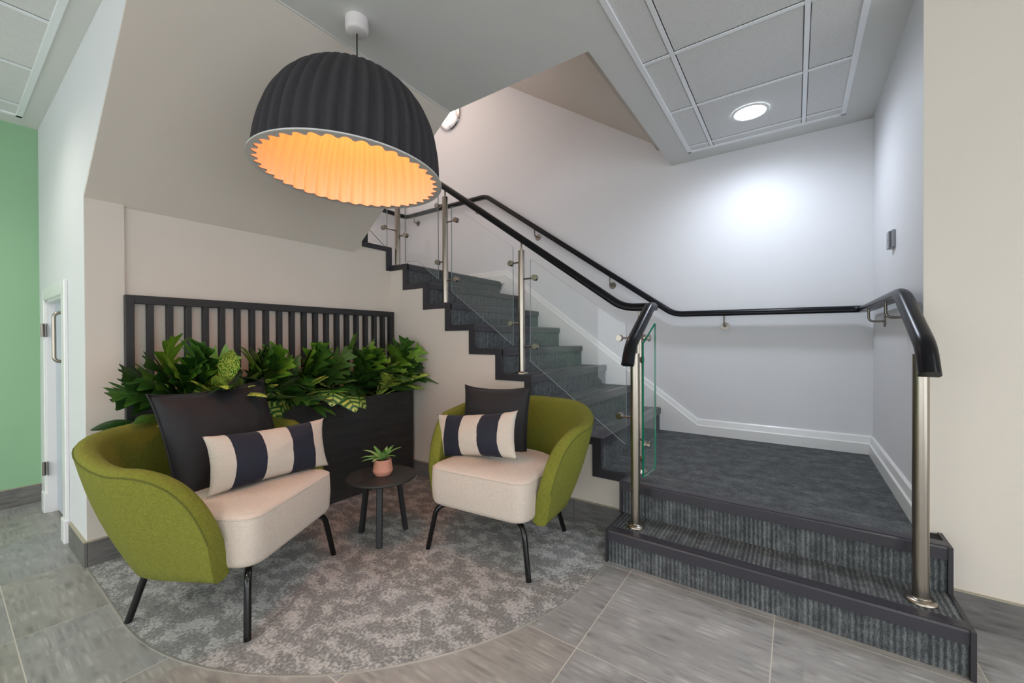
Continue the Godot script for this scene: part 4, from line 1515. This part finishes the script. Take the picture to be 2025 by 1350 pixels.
func cushions(c1: Transform3D, c2: Transform3D) -> void:
	var big := thing("cushion", "large black velvet cushion leaning back in the armchair by the door", "cushion")
	obj("cover", pillow(0.60, 0.54, 0.20, -1, 1, 5), M.black_velvet, big)
	var m := MB.new()
	m.tube(pillow_edge(0.60, 0.54), 0.0045, 6, false)
	obj("piping", m, M.black_velvet, big)
	big.transform = c1 * Transform3D(Basis(Vector3.UP, -0.18) * Basis(Vector3.RIGHT, -0.28) * Basis(Vector3.BACK, 0.03), Vector3(0.125, 0.675, -0.15))
	var b2 := thing("cushion", "black velvet cushion behind the striped one in the armchair by the stair wall", "cushion")
	obj("cover", pillow(0.47, 0.47, 0.16, -1, 1, 9), M.black_velvet, b2)
	m = MB.new()
	m.tube(pillow_edge(0.47, 0.47), 0.004, 6, false)
	obj("piping", m, M.black_velvet, b2)
	b2.transform = c2 * Transform3D(Basis(Vector3.UP, 0.12) * Basis(Vector3.RIGHT, -0.22) * Basis(Vector3.BACK, 0.02), Vector3(-0.155, 0.635, -0.14))
	var edges := [-1.0, -0.70, -0.235, 0.235, 0.70, 1.0]
	var mk := func(label: String) -> Node3D:
		var t := thing("lumbar_cushion", label, "cushion", Vector3.ZERO, 0.0, "striped lumbar cushions")
		for i in 5:
			var o := obj("stripe", pillow(0.59, 0.262, 0.14, edges[i], edges[i + 1], 13), M.navy if i % 2 == 1 else M.linen, t)
		return t
	var s1: Node3D = mk.call("navy and cream striped lumbar cushion before the large black one by the door")
	s1.transform = c1 * Transform3D(Basis(Vector3.UP, -0.42) * Basis(Vector3.RIGHT, -0.22) * Basis(Vector3.BACK, -0.035), Vector3(0.095, 0.608, 0.12))
	var s2 := dup(s1, "navy and cream striped lumbar cushion in the armchair by the stair wall")
	s2.transform = c2 * Transform3D(Basis(Vector3.UP, -0.05) * Basis(Vector3.RIGHT, -0.25) * Basis(Vector3.BACK, 0.13), Vector3(-0.15, 0.605, 0.09))

# ---------------------------------------------------------------- side table and pot
func side_table() -> void:
	var c := Vector3(-2.003, 0.002, -1.515)
	var H := 0.362
	var t := thing("side_table", "small round black ash side table between the armchairs", "table", c)
	var m := MB.new()
	var R := 0.198
	var seg := 64
	var ring := func(r: float, y: float) -> Array:
		var a := []
		for j in seg:
			a.append(Vector3(cos(TAU * j / seg) * r, y, sin(TAU * j / seg) * r))
		return a
	var top: Array = ring.call(R - 0.002, H)
	for j in seg:
		var p: Vector3 = top[j]
		var q: Vector3 = top[(j + 1) % seg]
		m.tri(Vector3(0, H, 0), p, q, Vector3.UP, Vector2.ZERO, Vector2(p.x, p.z), Vector2(q.x, q.z))
	m.grid([top, ring.call(R, H - 0.003), ring.call(R, H - 0.010), ring.call(R - 0.012, H - 0.016), ring.call(R - 0.03, H - 0.018)], true, true, 4)
	m.fan(ring.call(R - 0.03, H - 0.018), Vector3.DOWN)
	obj("table_top", m, M.ash, t)
	for f in [Vector3(-0.137, 0, 0.038), Vector3(0.097, 0, 0.093), Vector3(0.041, 0, -0.132)]:
		m = MB.new()
		var a: Vector3 = f * 1.05
		var b: Vector3 = f * 0.72 + Vector3.UP * (H - 0.016)
		var y := (b - a).normalized()
		var x := Vector3.UP.cross(f).normalized()
		m.box(Vector3(0, (b - a).length() * 0.5, 0), Vector3(0.034, (b - a).length(), 0.024), 0.004, Transform3D(Basis(x, y, x.cross(y)), a))
		obj("leg", m, M.black_wood, t)
	# pot plant
	var p := thing("potted_plant", "small spiky green plant in a pink diamond-patterned pot on the side table", "potted plant", c + Vector3(-0.003, H, -0.01))
	p.scale = Vector3.ONE * 1.2
	m = MB.new()
	var rows := []
	for i in 21:
		var k := i / 20.0
		var y := k * 0.078
		var r := 0.0
		if y < 0.022:
			r = lerpf(0.036, 0.048, pow(y / 0.022, 0.7))
		else:
			r = lerpf(0.048, 0.040, (y - 0.022) / 0.056)
		var row := []
		for j in 96:
			var th := TAU * j / 96.0
			var d := 0.0
			if y > 0.024:
				var u := fposmod(j / 4.0 + (y - 0.024) / 0.0062 * 0.5, 1.0) - 0.5
				var v := fposmod(j / 4.0 - (y - 0.024) / 0.0062 * 0.5, 1.0) - 0.5
				d = 0.0016 * (absf(u) + absf(v))
			row.append(Vector3(cos(th) * (r - d), y, sin(th) * (r - d)))
		rows.append(row)
	m.grid(rows, true, false)
	var ir := []
	var ib := []
	for j in 96:
		var th := TAU * j / 96.0
		ir.append(Vector3(cos(th) * 0.036, 0.077, sin(th) * 0.036))
		ib.append(Vector3(cos(th) * 0.035, 0.066, sin(th) * 0.035))
	m.grid([rows[-1], ir, ib], true, false, 3)
	m.fan(rows[0], Vector3.DOWN)
	obj("pot", m, M.terracotta, p)
	m = MB.new()
	m.fan(ib, Vector3.UP)
	obj("soil", m, M.soil, p)
	var rng := RandomNumberGenerator.new()
	rng.seed = 31
	var l1 := leaf_mesh(0.01, 1.05, 0.11, 0.0125, 0, 0.0, 1.1, 0.35, 0.62)
	var l2 := leaf_mesh(0.01, 1.35, 0.09, 0.011, 0, 0.0, 0.8, 0.35, 0.62)
	for i in 17:
		var o := obj("leaf", l1 if i % 3 else l2, M.succulent if i % 2 else M.succulent2, p)
		o.transform = Transform3D(Basis(Vector3.UP, i * 2.4 + rng.randf() * 0.4) * Basis(Vector3.RIGHT, rng.randf_range(-0.25, 0.35)), Vector3(0, 0.064, 0))

# ---------------------------------------------------------------- reader on the landing wall
func wall_reader() -> void:
	var t := thing("wall_reader", "small grey and black card reader on the landing side wall", "reader", Vector3(XR, 1.70, -3.03))
	var m := MB.new()
	m.span(Vector3(-0.016, -0.047, -0.05), Vector3(0, 0.047, 0.05), 0.003)
	obj("back_box", m, M.grey_plastic, t)
	m = MB.new()
	m.span(Vector3(-0.018, -0.044, 0.012), Vector3(-0.0155, 0.044, 0.040), 0.001)
	obj("dark_strip", m, M.dark_plastic, t)
	m = MB.new()
	m.span(Vector3(-0.024, -0.047, -0.05), Vector3(-0.0155, 0.047, 0.010), 0.002)
	obj("cover", m, M.grey_plastic, t)
	m = MB.new()
	m.prism(PackedVector2Array([Vector2(-0.006, -0.012), Vector2(0.010, -0.009), Vector2(0.014, 0.014)]), Vector3(-0.0242, -0.004, -0.020), Vector3.BACK, Vector3.UP, 0.0, 0.0004)
	obj("emblem", m, M.dark_plastic, t)
